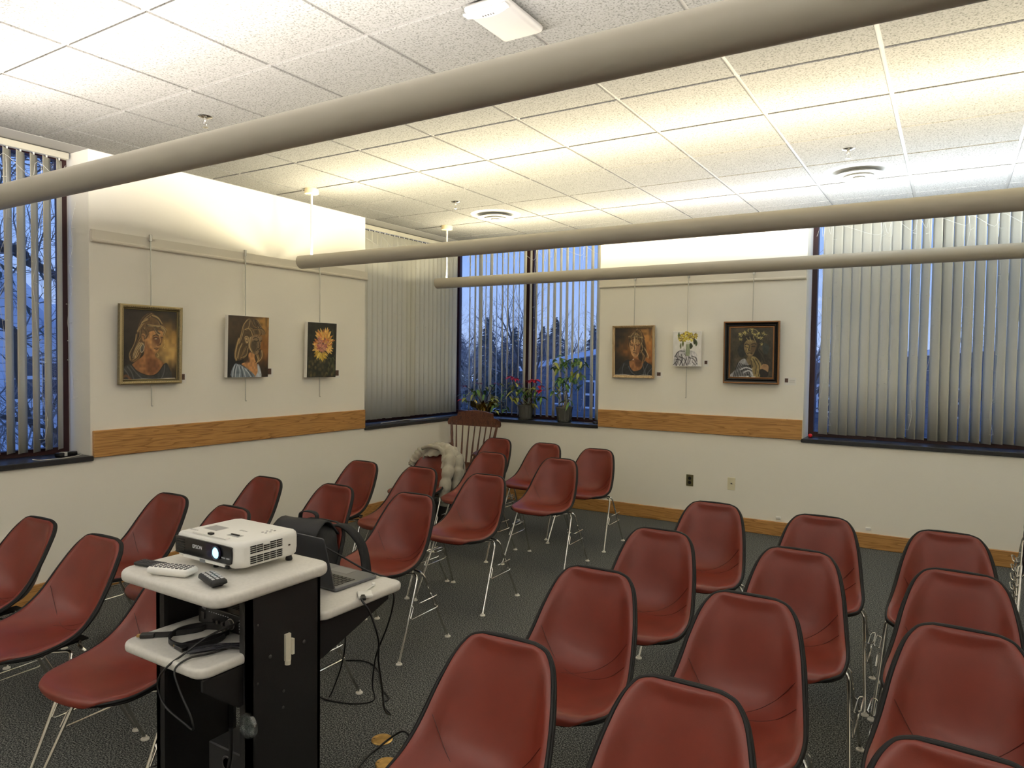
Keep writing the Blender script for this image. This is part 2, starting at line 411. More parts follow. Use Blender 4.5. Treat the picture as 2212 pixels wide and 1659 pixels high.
blind('white vertical blind with open slats behind the potted plants', 'x', XL - .10, -3.21, lambda x: R(135) + (rw3.random() < .2) * R(16) * rw3.choice((-1, 1)), seed=5, zb=.955)
blind('white vertical blind, slats almost shut, in the window right of the paintings', 'x', -1.035, 1.97, lambda x: R(-18 if x < -.42 else -36), seed=6)

# ------------------------------------------------------------------ ceiling fittings
def arc_trough(r, half_open, seg=28):
    out = []
    for k in range(seg + 1):
        a = PI / 2 + half_open + (2 * PI - 2 * half_open) * k / seg
        out.append((r * math.cos(a), r * math.sin(a)))
    return out
M_LAMPGLOW = mat('lit_tube', c(255, 246, 224), .5, emit=(c(255, 240, 205), 2.5))
names = ['farthest long pendant tube light, hung nearest the back wall', 'middle long pendant tube light, hung above the middle rows of chairs', 'nearest and thickest-looking long pendant tube light crossing the whole picture',
         'long pendant tube light over the front of the room']
for i, (y, z) in enumerate(TUBES):
    x0, x1 = -4.62, 2.28
    t = thing('pendant_light', names[i], 'ceiling light', (0, y, z), group='long pendant tube lights')
    b = MB(); ro, ri = .060, .0575; O = arc_trough(ro, R(46)); I = arc_trough(ri, R(46)); n = len(O)
    V = [(x, p[0], p[1]) for x in (x0, x1) for p in O] + [(x, p[0], p[1]) for x in (x0, x1) for p in I]; Fs = []
    for k in range(n - 1):
        Fs += [(k, k + 1, n + k + 1, n + k), (2 * n + k, 3 * n + k, 3 * n + k + 1, 2 * n + k + 1), (k, 2 * n + k, 2 * n + k + 1, k + 1), (n + k, n + k + 1, 3 * n + k + 1, 3 * n + k)]
    Fs += [(0, n, 3 * n, 2 * n), (n - 1, 3 * n - 1, 4 * n - 1, 2 * n - 1)]
    b.add(V, Fs).build('housing', M_LIGHT, t, smooth=30)
    for x in (x0, x1 - .003):
        e = MB(); e.prism(arc_trough(ri - .0005, R(46)), .003, 0, Matrix(((0, 0, 1, x), (1, 0, 0, 0), (0, 1, 0, 0), (0, 0, 0, 1)))); e.build('end_plate', M_LIGHT, t, smooth=0)
    for x in (-4.5, 2.15):
        MB().tube([(x, 0, -.03), (x, 0, ZC - z - .03)], .0085, 10).build('rod', M_PLW, t)
        MB().lathe([(.012, -.042), (.056, -.040), (.058, -.034), (.058, 0)], 28, 0, Matrix.Translation((x, 0, ZC - z))).build('canopy', M_CANOPY, t)
    for (a, bb, col, w) in LAMPS[i]:
        MB().tube([(a + .04, 0, .004), (bb - .04, 0, .004)], .012, 8).build('fluorescent_tube', M_LAMPGLOW, t)

def sprinkler(x, y, label):
    t = thing('sprinkler', label, 'sprinkler', (x, y, ZC), group='ceiling sprinklers')
    MB().lathe([(.010, -.012), (.018, -.010), (.036, -.004), (.040, -.001), (.040, 0)], 28).build('escutcheon', M_CHROME, t)
    b = MB(); b.lathe([(.008, -.03), (.010, -.022), (.010, -.008)], 12)
    for s in (-1, 1): b.tube(spline([(s * .008, 0, -.026), (s * .013, 0, -.04), (s * .009, 0, -.054), (0, 0, -.060)], 4), .0022, 6)
    b.tube([(0, 0, -.028), (0, 0, -.058)], .002, 6)
    b.lathe([(.003, -.064), (.016, -.062), (.016, -.0605), (.003, -.059)], 16); b.build('head', M_CHROME, t)
sprinkler(-3.685, 2.56, 'chrome fire sprinkler above the nearest pendant tube, at upper left')
sprinkler(-3.74, 5.05, 'chrome fire sprinkler beside the round vent on the left of the ceiling')
sprinkler(-.606, 5.02, 'chrome fire sprinkler beside the round vent on the right of the ceiling')
M_DIFF = mat('diffuser_white', c(184, 184, 181), .4); M_DARKIN = mat('duct_dark', c(20, 20, 20), .8)
def diffuser(x, y, label):
    t = thing('ceiling_vent', label, 'air vent', (x, y, ZC), group='round ceiling vents')
    MB().lathe([(.175, -.002), (.190, -.010), (.228, -.006), (.240, -.0005), (.240, 0)], 48).build('rim', M_DIFF, t)
    MB().lathe([(.176, -.0015), (0.001, -.0012)], 40).build('duct_opening', M_DARKIN, t)
    for r1, r0, z1, z0 in ((.172, .120, -.034, -.010), (.105, .058, -.044, -.014), (.046, .012, -.052, -.022)):
        q = MB().lathe([(r1, z1), (r1 - .004, z1 + .002), (r0, z0), (r0, z0 - .002), (r1 - .004, z1 - .002), (r1, z1)], 40); q.build('ring', M_DIFF, t)
    MB().lathe([(.001, -.056), (.012, -.055), (.016, -.045), (.016, -.0018)], 16).build('hub', M_DIFF, t)
diffuser(-3.73, 5.675, 'round white air vent in the ceiling at centre left'); diffuser(-.606, 5.635, 'round white air vent in the ceiling at right')

t = thing('wireless_access_point', 'white rectangular wireless access point on the ceiling tiles at top', 'access point', (-1.545, 2.40, ZC))
MB().rbox(-.098, .098, -.155, .150, -.044, -.006, .022, 4).build('body', mat('access_point_white', c(152, 149, 146), .45), t, smooth=60)
MB().rbox(-.06, .06, -.11, .11, -.006, 0, .002, 1).build('mount_plate', M_PLG, t)
b = MB(); P = []
for i in range(7):
    P.append((-.096 + .192 * i / 6, -.118 + .028 * math.sin(PI * i / 6)))
b.prism([(-.096, -.150), (.096, -.150)] + [(p[0], p[1]) for p in P[::-1]], .006, 0, Matrix.Translation((0, 0, -.049))); b.build('end_cover', mat('access_point_cover', c(190, 187, 184), .4), t, smooth=0)
for k in range(5):
    MB().box(-.03 + k * .012 - .002, -.03 + k * .012 + .002, -.112, -.104, -.0503, -.049).build('status_light', M_PLG, t, smooth=0)

# ------------------------------------------------------------------ stacking shell chairs
PROF = [(.268, .437), (.272, .446), (.262, .455), (.235, .459), (.185, .454), (.12, .444), (.05, .434), (-.02, .428), (-.08, .431), (-.13, .447),
        (-.166, .479), (-.187, .525), (-.203, .58), (-.217, .64), (-.230, .70), (-.242, .75), (-.249, .785), (-.251, .801)]
def interp(xs_, ys_, x):
    return float(np.interp(x, xs_, ys_))
_pp = spline([(0, y, z) for y, z in PROF], 10)
_arc = [0.0]
for _i in range(1, len(_pp)): _arc.append(_arc[-1] + (_pp[_i] - _pp[_i - 1]).length)
LEN = _arc[-1]
def prof(v):
    s = v * LEN
    return interp(_arc, [p.y for p in _pp], s), interp(_arc, [p.z for p in _pp], s)
EV = [0, .012, .03, .06, .12, .22, .32, .41, .48, .54, .60, .67, .74, .81, .87, .93, .97, 1.0]      # rim of the shell: station, forward, height, half width
EY = [.260, .247, .230, .203, .163, .102, .035, -.018, -.058, -.090, -.118, -.147, -.176, -.204, -.226, -.243, -.249, -.251]
EZ = [.437, .447, .453, .456, .457, .464, .478, .500, .530, .562, .598, .640, .683, .724, .754, .778, .790, .799]
EW = [.100, .150, .178, .202, .220, .228, .228, .221, .213, .206, .199, .191, .180, .167, .153, .133, .115, .084]
_es = spline([(EV[k], EY[k], EZ[k]) for k in range(len(EV))], 6); _ew = spline([(EV[k], EW[k], 0) for k in range(len(EV))], 6)
_sv = [p.x for p in _es]; _sy = [p.y for p in _es]; _sz = [p.z for p in _es]; _wv = [p.x for p in _ew]; _ww = [p.y for p in _ew]
def half_w(v): return interp(_wv, _ww, v)
def shell_pt(u, v):
    y, z = prof(v); ey, ez = interp(_sv, _sy, v), interp(_sv, _sz, v); k = abs(u) ** 2.2
    return Vector((u * half_w(v), y + (ey - y) * k, z + (ez - z) * k))
def shell_frame(u, v):
    e = .004
    p = shell_pt(u, v); du = shell_pt(min(1, u + e), v) - shell_pt(max(-1, u - e), v); dv = shell_pt(u, min(1, v + e)) - shell_pt(u, max(0, v - e))
    n = dv.cross(du); n = n.normalized() if n.length > 1e-9 else Vector((0, 0, 1))
    if n.dot(Vector((0, .5, .6))) < 0: n = -n
    return p, n
NU, NV = 35, 62
def vmap(k): t = k / (NV - 1); return t - .55 * math.sin(2 * PI * t) / (2 * PI)
def smooth(x): x = max(0, min(1, x)); return x * x * (3 - 2 * x)
def pad_thick(u, v):
    ds = [max(1e-6, q) for q in ((1 - abs(u)) * half_w(v), v * LEN, (1 - v) * LEN)]
    d = sum(q ** -4 for q in ds) ** -.25                           # soft distance to the rim
    return .002 + .0125 * math.sqrt(max(0, 1 - (1 - min(1, d / .018)) ** 2)) - .004 * smooth((d - .014) / .040)
def chair_pad():
    P = []
    for i in range(NV):
        v = vmap(i); row = []
        for j in range(NU):
            u = -1 + 2 * j / (NU - 1); u = math.sin(u * PI / 2) * .5 + u * .5
            p, n = shell_frame(u, v); w = half_w(v)
            tk = pad_thick(u, v)
            row.append(p + n * tk)
        P.append(row)
    return MB().grid(P)
def chair_back():
    P = []; Q = []
    for i in range(NV):
        v = vmap(i); r1 = []; r2 = []
        for j in range(0, NU, 2):
            u = -1 + 2 * j / (NU - 1); u = math.sin(u * PI / 2) * .5 + u * .5
            p, n = shell_frame(u, v); r1.append(p - n * .0005); r2.append(p - n * .0045)
        P.append(r1); Q.append(r2)
    return MB().grid(P).grid(Q)
def outline(back=0.):
    uv = [(-1, vmap(i)) for i in range(NV)] + [(u, 1) for u in (-.6, -.2, .2, .6)] + [(1, vmap(i)) for i in range(NV - 1, -1, -1)] + [(u, 0) for u in (.75, .45, .15, -.15, -.45, -.75)]
    return [p - n * back for p, n in (shell_frame(u, v) for u, v in uv)]
def on_pad(u, v):
    p, n = shell_frame(u, v); return p + n * (pad_thick(u, v) + .0001)
def chair_seam(k):
    if k == 0: C = [(-.93, .60), (-.6, .565), (-.25, .52), (.08, .475), (.30, .445)]
    else: C = [(-.93, .485), (-.6, .465), (-.2, .455), (.2, .47), (.55, .515), (.93, .60)]
    return MB().tube(spline([on_pad(u, v) for u, v in C], 8), .0012, 5)
def leg_pts(s, f):
    return spline([(s * .265, f * .222, .006), (s * .258, f * .18, .09), (s * .246, f * .104, .245), (s * .237, f * .046, .368), (s * .230, f * .031, .402), (s * .208, f * .024, .420), (s * .16, f * .045, .417), (s * .10, f * .085, .415)], 5)
def leg_at(s, f, z):
    P = leg_pts(s, f); return Vector((np.interp(z, [p.z for p in P], [p.x for p in P]), np.interp(z, [p.z for p in P], [p.y for p in P]), z))
def chair_hook(s):
    a, d = leg_at(s, 1, .205), leg_at(s, -1, .205); a2, d2 = leg_at(s, 1, .272), leg_at(s, -1, .272)
    X = lambda p, o, dy=0, dz=0: Vector((p.x + s * o, p.y + dy, p.z + dz))
    C = [X(a2, .004), X(a2, .016, .006, -.012), X(a, .014, 0, .008), X(a, .014, -.012, 0), X(d, .014, .012, 0), X(d, .014, 0, .008), X(d2, .014, -.004, -.01), X(d2, .022, -.006, .006),
         X(d2, .034, 0, .012), X(d2, .037, .016, .012), X(a2, .037, -.05, .012), X(a2, .030, -.042, .008), X(a2, .022, -.042, .002), X(a2, .014, -.05, 0), X(d2, .016, .018, 0), X(d2, .006, 0, 0)]
    return MB().tube(C, .0034, 6)
def make_chair(label):
    t = thing('shell_chair', label, 'chair', group=None)
    chair_pad().build('upholstery', M_VINYL, t, smooth=60)
    chair_back().build('shell', M_SHELL, t, smooth=60)
    et = MB().tube(outline(), .0062, 8, closed=True); et.tube(outline(.007), .0062, 8, closed=True); et.build('edge_trim', M_TRIM, t, smooth=60)
    for k in (0, 1): chair_seam(k).build('seam', M_SEAM, t)
    for s in (-1, 1):
        for f in (1, -1):
            l = MB().tube(leg_pts(s, f), .0068, 10).build('leg', M_CHROME, t)
            MB().lathe([(.008, .016), (.010, .008), (.017, .005), (.0175, 0), (0.001, 0)], 16, 0, Matrix.Translation((s * .265, f * .222, 0))).build('glide', M_GLIDE, l)
        chair_hook(s).build('stacking_hook', M_CHROME, t)
        MB().box(s * .10 - .03, s * .10 + .03, -.10, .10, .414, .423).build('seat_mount', M_TRIM, t, smooth=0)
    return t
ROWY = {1: 1.475, 2: 2.245, 3: 3.03, 4: 3.845, 5: 4.885, 6: 5.66}
rown = {1: 'first row, nearest the camera', 2: 'second row', 3: 'third row', 4: 'fourth row', 5: 'fifth row', 6: 'last row'}
CH = [  # block, row, x, y, turn (deg), label
    ('L', 1, -3.785, 1.475, 4, 'red vinyl shell chair cut off by the left edge, leftmost of the front row'),
    ('L', 1, -3.185, 1.46, 4, 'red vinyl shell chair second from left in the front row, at lower left'),
    ('L', 1, -2.555, 1.475, 4, 'red vinyl shell chair half hidden by the left side of the projector cart'),
    ('L', 2, -3.83, 2.20, 3, 'red vinyl shell chair by the left wall, seen directly left of the white projector'),
    ('L', 2, -3.265, 2.18, 0, 'red vinyl shell chair whose back top shows just above the white projector'),
    ('L', 2, -2.635, 2.24, 2, 'red vinyl shell chair holding the black backpack behind the laptop'),
    ('L', 3, -3.87, 2.90, 0, 'red vinyl shell chair by the left wall, rising behind the projector'),
    ('L', 3, -3.295, 2.97, 0, 'red vinyl shell chair with its back directly behind the black backpack'),
    ('L', 3, -2.70, 3.03, 2, 'red vinyl shell chair in the aisle seat just behind the laptop shelf'),
    ('L', 4, -3.875, 3.82, 0, 'red vinyl shell chair by the left wall, fourth row from the camera'),
    ('L', 4, -3.325, 3.85, 0, 'red vinyl shell chair directly in front of the chair with the jacket'),
    ('L', 4, -2.735, 3.862, 2, 'red vinyl shell chair in the aisle seat, fourth row of the left block'),
    ('L', 5, -3.93, 4.84, 0, 'red vinyl shell chair with a pale grey jacket over its back'),
    ('L', 5, -3.36, 4.85, 0, 'red vinyl shell chair next to the one with the jacket, fifth row'),
    ('L', 5, -2.70, 4.885, 2, 'red vinyl shell chair in the aisle seat, fifth row of the left block'),
    ('L', 6, -3.905, 5.80, 0, 'red vinyl shell chair directly in front of the wooden rocking chair'),
    ('L', 6, -3.305, 5.73, 0, 'red vinyl shell chair in the middle of the last row, by the back wall'),
    ('L', 6, -2.715, 5.644, 2, 'red vinyl shell chair at the aisle end of the last row, by the back wall'),
    ('R', 1, -1.068, 1.49, 3, 'large foreground red vinyl shell chair right of the brass floor plates'),
    ('R', 2, -1.145, 2.26, 2, 'red vinyl shell chair second from the front in the column right of the aisle'),
    ('R', 3, -1.165, 3.02, 1, 'red vinyl shell chair third from the front in the column right of the aisle'),
    ('R', 4, -1.138, 3.82, 1, 'red vinyl shell chair farthest back in the column right of the aisle'),
    ('R', 1, -.545, 1.49, 1, 'large foreground red vinyl shell chair cut by the bottom edge, right of centre'),
    ('R', 2, -.572, 2.28, 1, 'red vinyl shell chair second from the front in the middle right column'),
    ('R', 3, -.54, 3.02, 1, 'red vinyl shell chair third from the front in the middle right column'),
    ('R', 4, -.562, 3.80, 1, 'red vinyl shell chair farthest back in the middle right column'),
    ('R', 4, .005, 3.77, -1, 'red vinyl shell chair farthest back in the rightmost column'),
    ('R', 3, .045, 3.03, -2, 'red vinyl shell chair third from the front in the rightmost column'),
    ('R', 2, .05, 2.325, -2, 'red vinyl shell chair second from the front in the rightmost column'),
    ('R', 1, .03, 1.51, -3, 'red vinyl shell chair at the lower right corner, only its top rim in view')]
chair0 = make_chair(CH[0][5])
for i, (blk, row, x, y, a, lab) in enumerate(CH):
    grp = 'chairs of the left block' if blk == 'L' else 'chairs of the right block'
    if i == 0:
        chair0.location = (x, y, 0); chair0.rotation_euler = (0, 0, PI + R(a)); chair0['group'] = grp
    else: dup(chair0, (x, y, 0), PI + R(a), lab, grp)

# ------------------------------------------------------------------ projector cart and what stands on it
t = thing('projector_cart', 'black steel projector cart with pale grey shelves, at lower left', 'cart', (-2.0, 1.5, 0))
ox, oy = 2.0, -1.5
def cb(): return MB()
def cbox(b, x0, x1, y0, y1, z0, z1): return b.box(x0 + ox, x1 + ox, y0 + oy, y1 + oy, z0, z1)
MB().plate(-2.262 + ox, -1.742 + ox, 1.240 + oy, 1.690 + oy, .892, .930, .055, .014).build('top_shelf', M_CARTTOP, t, smooth=40)
MB().plate(-2.205 + ox, -1.792 + ox, 1.222 + oy, 1.640 + oy, .683, .715, .045, .012).build('lower_shelf', M_CARTTOP, t, smooth=40)
MB().plate(-2.222 + ox, -1.766 + ox, 1.656 + oy, 2.085 + oy, .725, .757, .045, .012).build('laptop_shelf', M_CARTTOP, t, smooth=40)
for x0, x1, xi in ((-1.790, -1.766, -1.815), (-2.248, -2.228, -2.203)):
    b = MB(); cbox(b, x0, x1, 1.372, 1.650, .05, .892)
    cbox(b, min(xi, x0), max(xi, x1), 1.372, 1.384, .05, .892); cbox(b, min(xi, x0), max(xi, x1), 1.638, 1.650, .05, .892)
    b.build('side_panel', M_BLACKM, t, smooth=0)
for x in (-1.806, -2.200):                                          # gusset plates under the two cantilevered shelves
    M = Matrix(((0, 0, 1, x + ox), (1, 0, 0, oy), (0, 1, 0, 0), (0, 0, 0, 1)))
    if x > -2: MB().prism([(1.235, .682), (1.372, .682), (1.372, .560), (1.355, .556), (1.235, .650)], .010, 0, M).build('shelf_bracket', M_BLACKM, t, smooth=0)
    MB().prism([(1.651, .724), (2.02, .724), (2.02, .700), (1.69, .590), (1.651, .585)], .010, 0, M).build('shelf_bracket', M_BLACKM, t, smooth=0)
b = MB(); cbox(b, -2.203, -1.815, 1.372, 1.384, .585, .682); b.build('cross_rail', M_BLACKM, t, smooth=0)
b = MB(); cbox(b, -2.228, -1.790, 1.384, 1.638, .10, .125); b.build('base_shelf', M_BLACKM, t, smooth=0)
for x in (-1.80, -2.215):
    for y in (1.40, 1.62):
        w = MB().tube([(x + ox - .012, y + oy, .027), (x + ox + .012, y + oy, .027)], .027, 16); w.box(x + ox - .016, x + ox + .016, y + oy - .012, y + oy + .012, .027, .10); w.build('caster', M_PLG, t, smooth=30)
for (y, z, r) in ((1.581, .689, .007), (1.446, .687, .007), (1.498, .559, .005), (1.496, .507, .005), (1.40, .80, .004), (1.40, .62, .004)):
    MB().sphere((-1.766 + ox, y + oy, z), r, 10, 6, sc=(.45, 1, 1)).build('bolt', M_PLG, t)
b = MB(); cbox(b, -1.766, -1.757, 1.500, 1.520, .655, .74); b.tube([(-1.761 + ox, 1.510 + oy, .655), (-1.761 + ox, 1.510 + oy, .642)], .0095, 12); cbox(b, -1.763, -1.750, 1.519, 1.528, .672, .722)
b.build('cable_clip', mat('clip_ivory', c(206, 200, 182), .5), t, smooth=0)
M_CLEAR = glass_thin('clear_acrylic', (.9, .92, .92, 1), .16)
w = MB(); Md = Matrix.Translation((-1.762 + ox, 1.362 + oy, .508)) @ Matrix.Rotation(PI / 2, 4, 'X')
w.lathe([(.030, -.006), (.0365, -.006), (.0385, -.003), (.0385, .003), (.0365, .006), (.030, .006), (.029, 0)], 40, 0, Md)
w.lathe([(.030, -.0008), (.030, .0008)], 40, 0, Md)
for sx in (-1, 1):
    w.box(sx * .010 - .002, sx * .010 + .002, -.028, .028, -.007, .007, 0, Md); w.box(sx * .022 - .012, sx * .022 + .012, .012, .016, -.007, .007, 0, Md); w.box(sx * .022 - .012, sx * .022 + .012, -.016, -.012, -.007, .007, 0, Md)
w.build('cord_winder', M_CLEAR, t, smooth=40)

# projector
px, py, pz = -2.012, 1.520, .931
t = thing('projector', 'white projector with black front and lit lens on the cart top', 'projector', (px, py, pz))
b = MB()
ol = [(-.158, -.118), (.10, -.122), (.135, -.118), (.156, -.095), (.158, .10), (.145, .118), (-.145, .118), (-.158, .10)]
def shell_layer(z, k, dy=0): return [(x * k, y * k + dy, z) for x, y in ol]
rows = [shell_layer(.020, .93), shell_layer(.026, .985), shell_layer(.045, 1.0), shell_layer(.084, 1.0), shell_layer(.096, .985), shell_layer(.103, .94), shell_layer(.1045, .90)]
rows = [r + [r[0]] for r in rows]; b.grid(rows); b.add(shell_layer(.1045, .90), [tuple(range(8))]); b.add(shell_layer(.020, .93), [tuple(range(7, -1, -1))])
b.build('casing', M_PLW, t, smooth=50)
M_PBLK = mat('projector_front_black', c(14, 15, 18), .18)
b = MB(); Mf = Matrix(((1, 0, 0, 0), (0, 0, -1, -.1195), (0, 1, 0, 0), (0, 0, 0, 1)))
fp = spline([(-.160, .040, 0), (-.150, .034, 0), (.02, .034, 0), (.112, .034, 0), (.126, .044, 0), (.127, .080, 0), (.112, .090, 0), (-.03, .0905, 0), (-.150, .089, 0), (-.160, .080, 0)], 5, closed=True)
b.prism([(p.x, p.y) for p in fp], .006, 0, Mf); b.build('front_panel', M_PBLK, t, smooth=30)
b = MB(); b.box(-.162, -.157, -.115, -.045, .038, .086)
for k in range(6): b.box(-.1635, -.160, -.112, -.05, .040 + k * .008, .044 + k * .008)
b.build('side_grille', M_PBLK, t, smooth=0)
for k in range(5): MB().box(-.150, -.112, -.1272, -.1255, .044 + k * .0085, .0475 + k * .0085).build('front_vent_slot', M_PLB, t, smooth=0)
text_mesh('logo', 'EPSON', .0165, mat('logo_silver', c(205, 208, 214), .4), t, Matrix.Translation((-.043, -.1258, .066)) @ Matrix.Rotation(PI / 2, 4, 'X'))
text_mesh('marking', 'WXGA   HDMI', .006, mat('logo_silver', c(205, 208, 214), .4), t, Matrix.Translation((.100, -.1258, .052)) @ Matrix.Rotation(PI / 2, 4, 'X'))
Ml = Matrix.Translation((.058, -.1262, .064)) @ Matrix.Rotation(PI / 2, 4, 'X')
MB().box(.004, .042, -.1264, -.1256, .042, .087).build('lens_recess', mat('lens_recess', c(18, 16, 44), .15), t, smooth=0)
MB().lathe([(.016, 0), (.0225, .002), (.0225, .006), (.019, .008), (.016, .004)], 36, 0, Ml).build('lens_ring', mat('lens_ring', c(28, 26, 52), .2), t)
lg = MB().lathe([(.0185, .0035), (.014, .007), (.007, .0088), (.0008, .0094)], 36, 0, Ml).build('lens', mat('lit_lens', c(160, 225, 245), .05, emit=((.35, .85, 1, 1), 1.6)), t)
b = MB(); b.box(-.085, .085, -.114, -.098, .1045, .109); b.box(-.11, .10, -.131, -.116, .026, .034); b.build('shutter_slide', M_PLW, t, smooth=0)
MB().box(-.012, .006, -.110, -.098, .108, .115).build('slide_knob', M_PLB, t, smooth=0)
MB().box(.03, .085, -.070, -.046, .1045, .1052).build('zoom_recess', mat('recess_grey', c(150, 150, 148), .5), t, smooth=0)
MB().box(.038, .076, -.060, -.055, .105, .109).build('zoom_lever', M_PLB, t, smooth=0)
M_GREYLAB = mat('label_grey', c(150, 148, 146), .6)
MB().box(-.115, -.045, -.055, -.005, .1045, .1049).build('top_label', M_GREYLAB, t, smooth=0)
text_mesh('top_logo', 'EPSON', .012, M_GREYLAB, t, Matrix.Translation((.03, -.005, .1046)), .0003)
text_mesh('top_text', 'WXGA', .014, M_GREYLAB, t, Matrix.Translation((-.120, -.085, .1046)), .0003)
for k in range(3):
    for q in range(2): MB().lathe([(.0001, .0015), (.004, .0012), (.0045, 0)], 10, 0, Matrix.Translation((.095 + q * .016, .055 - k * .018, .1045))).build('key', M_GREYLAB, t)
b = MB()                                                              # exhaust louvres on the right side
for r_ in range(9):
    if r_ == 4: continue
    for q in range(5):
        if r_ == 0 and q == 2: continue
        y0 = -.078 + q * .0255; b.box(.1575, .1592, y0, y0 + .022, .088 - r_ * .0066 - .0036, .088 - r_ * .0066)
b.build('side_louvres', M_PLB, t, smooth=0)
MB().box(.157, .1592, .072, .079, .058, .062).build('lock_slot', M_PLB, t, smooth=0)
MB().tube([(.0, -.088, 0), (.0, -.088, .024)], .008, 12).build('front_foot', M_PLB, t)
for x in (-.125, .13): MB().lathe([(.0105, 0), (.012, .004), (.0105, .010), (.007, .022)], 14, 0, Matrix.Translation((x, .098, 0))).build('rear_foot', M_PLB, t)
MB().box(.074, .112, -.1265, -.112, .020, .030).build('sensor_window', M_PLB, t, smooth=0)
MB().box(-.02, .006, -.1335, -.130, .024, .034).build('foot_latch', mat('latch_grey', c(120, 124, 128), .4), t, smooth=0)

# remotes
def remote(name, label, L, W, H, m, loc, rz, ncol, nrow, mk, taper=1.0, rr=.006):
    t = thing(name, label, 'remote control', loc, rz)
    b = MB().rbox(-L / 2, L / 2, -W / 2, W / 2, .001, H, min(rr, H * .45), 3)
    b.v = [(x, y * (1 - (1 - taper) * (.5 - z / H * .5)), z) if False else (x * (taper if z < H * .4 else 1), y * (taper if z < H * .4 else 1), z) for x, y, z in b.v]
    b.build('case', m, t, smooth=40)
    for i in range(ncol):
        for j in range(nrow):
            x = -L / 2 + L * (i + 1) / (ncol + 1); y = -W / 2 + W * (j + 1) / (nrow + 1)
            MB().rbox(x - L / ncol * .28, x + L / ncol * .28, y - W / nrow * .22, y + W / nrow * .22, H - .001, H + .0015, .0006, 1).build('button', mk, t, smooth=0)
    return t
M_KEYDARK = mat('keys_dark', c(62, 62, 66), .5); M_KEYLT = mat('keys_light', c(188, 188, 190), .5)
remote('remote_control', 'flat black remote at the left corner of the cart top', .105, .045, .012, M_PLB, (-2.196, 1.322, .931), R(10), 7, 3, M_KEYDARK)
remote('remote_control', 'white remote control with dark and light keys, in front of the projector', .150, .058, .027, M_PLW, (-2.050, 1.305, .931), R(18), 9, 4, M_KEYDARK, .90, .010)
remote('remote_control', 'small black oval remote with pale keys, nearest the cart front edge', .118, .052, .026, M_PLB, (-1.868, 1.318, .931), R(-16), 5, 3, M_KEYLT, .80, .011)

# amplifier, cables and bag of ties on the lower shelf
t = thing('amplifier', 'small black amplifier box on the lower shelf of the cart', 'amplifier', (-2.005, 1.54, .7155))
MB().rbox(-.125, .125, -.082, .075, .006, .062, .003, 1).build('case', M_PLB, t, smooth=0)
MB().rbox(-.128, .128, -.090, -.080, .004, .066, .004, 2).build('front_panel', mat('amp_front', c(20, 20, 23), .3), t, smooth=0)
for k in range(7): MB().box(-.02 + k * .016, -.012 + k * .016, -.05, .05, .0618, .0626).build('vent_slot', M_DARKIN, t, smooth=0)
Mk = lambda x, z: Matrix.Translation((x, -.090, z)) @ Matrix.Rotation(PI / 2, 4, 'X')
MB().lathe([(.016, 0), (.016, .012), (.014, .014), (.001, .014)], 28, 0, Mk(.045, .032)).build('volume_knob', M_PLG, t)
MB().lathe([(.016, 0), (.0185, .0015), (.0185, .003), (.016, .003)], 28, 0, Mk(.045, .032)).build('knob_ring', M_ROD, t)
for k in range(3): MB().lathe([(.006, 0), (.006, .008), (.001, .009)], 16, 0, Mk(-.045 + k * .026, .026)).build('tone_knob', M_PLG, t)
MB().box(-.108, -.092, -.0935, -.090, .022, .044).build('power_switch', M_PLG, t, smooth=0)
M_PRINT = mat('panel_print', c(196, 198, 204), .5)
text_mesh('logo', 'PYLE', .010, M_PRINT, t, Mk(-.098, .056) , .0004)
for k in range(9): MB().box(-.07 + k * .012, -.065 + k * .012, -.0908, -.090, .050, .0525).build('panel_mark', M_PRINT, t, smooth=0)
for k in range(5): MB().box(.085, .108, -.0908, -.090, .014 + k * .009, .0165 + k * .009).build('panel_text', M_PRINT, t, smooth=0)
def strap_tube(pts, w, h):
    """flat cable: rectangle swept in a horizontal coil"""
    P = [Vector(p) for p in pts]; rows = []
    for i, p in enumerate(P):
        d = (P[min(i + 1, len(P) - 1)] - P[max(i - 1, 0)]); n = Vector((-d.y, d.x, 0)).normalized()
        rows.append([p + n * h / 2 + Vector((0, 0, w / 2)), p - n * h / 2 + Vector((0, 0, w / 2)), p - n * h / 2 - Vector((0, 0, w / 2)), p + n * h / 2 - Vector((0, 0, w / 2)), p + n * h / 2 + Vector((0, 0, w / 2))])
    return MB().grid(rows)
zc = .7155 + .0085
cen, ra, rb_ = Vector((-2.010, 1.365)), .082, .082
pts = [(-2.135, 1.300, zc), (-2.10, 1.33, zc), (-2.06, 1.40, zc)]
for k in range(14): a = 2.2 - k * .6; pts.append((cen.x + ra * (1 + .015 * k / 3) * math.cos(a), cen.y + rb_ * math.sin(a), zc + .0006 * k))
pts.append((-1.985, 1.29, zc + .001))
t = thing('coiled_cable', 'flat black video cable coiled on the lower cart shelf', 'cable', (0, 0, 0))
strap_tube(spline(pts, 5), .016, .005).build('flat_cable', M_CABLE, t, smooth=40)
for (p, rz) in (((-2.150, 1.288, zc - .001), R(40)), ((-1.972, 1.284, zc), R(-5))):
    M = Matrix.Translation(p) @ Matrix.Rotation(rz, 4, 'Z')
    MB().rbox(-.026, .018, -.011, .011, -.0065, .0065, .002, 1, 0, M).build('plug', M_PLB, t, smooth=0)
    MB().box(-.036, -.026, -.007, .007, -.003, .003, 0, M).build('plug_tip', M_BRASS, t, smooth=0)
t = thing('bag_of_cable_ties', 'clear bag of black cable ties on the lower shelf front', 'bag', (-1.875, 1.345, .716), R(52))
b = MB(); rr2 = random.Random(5)
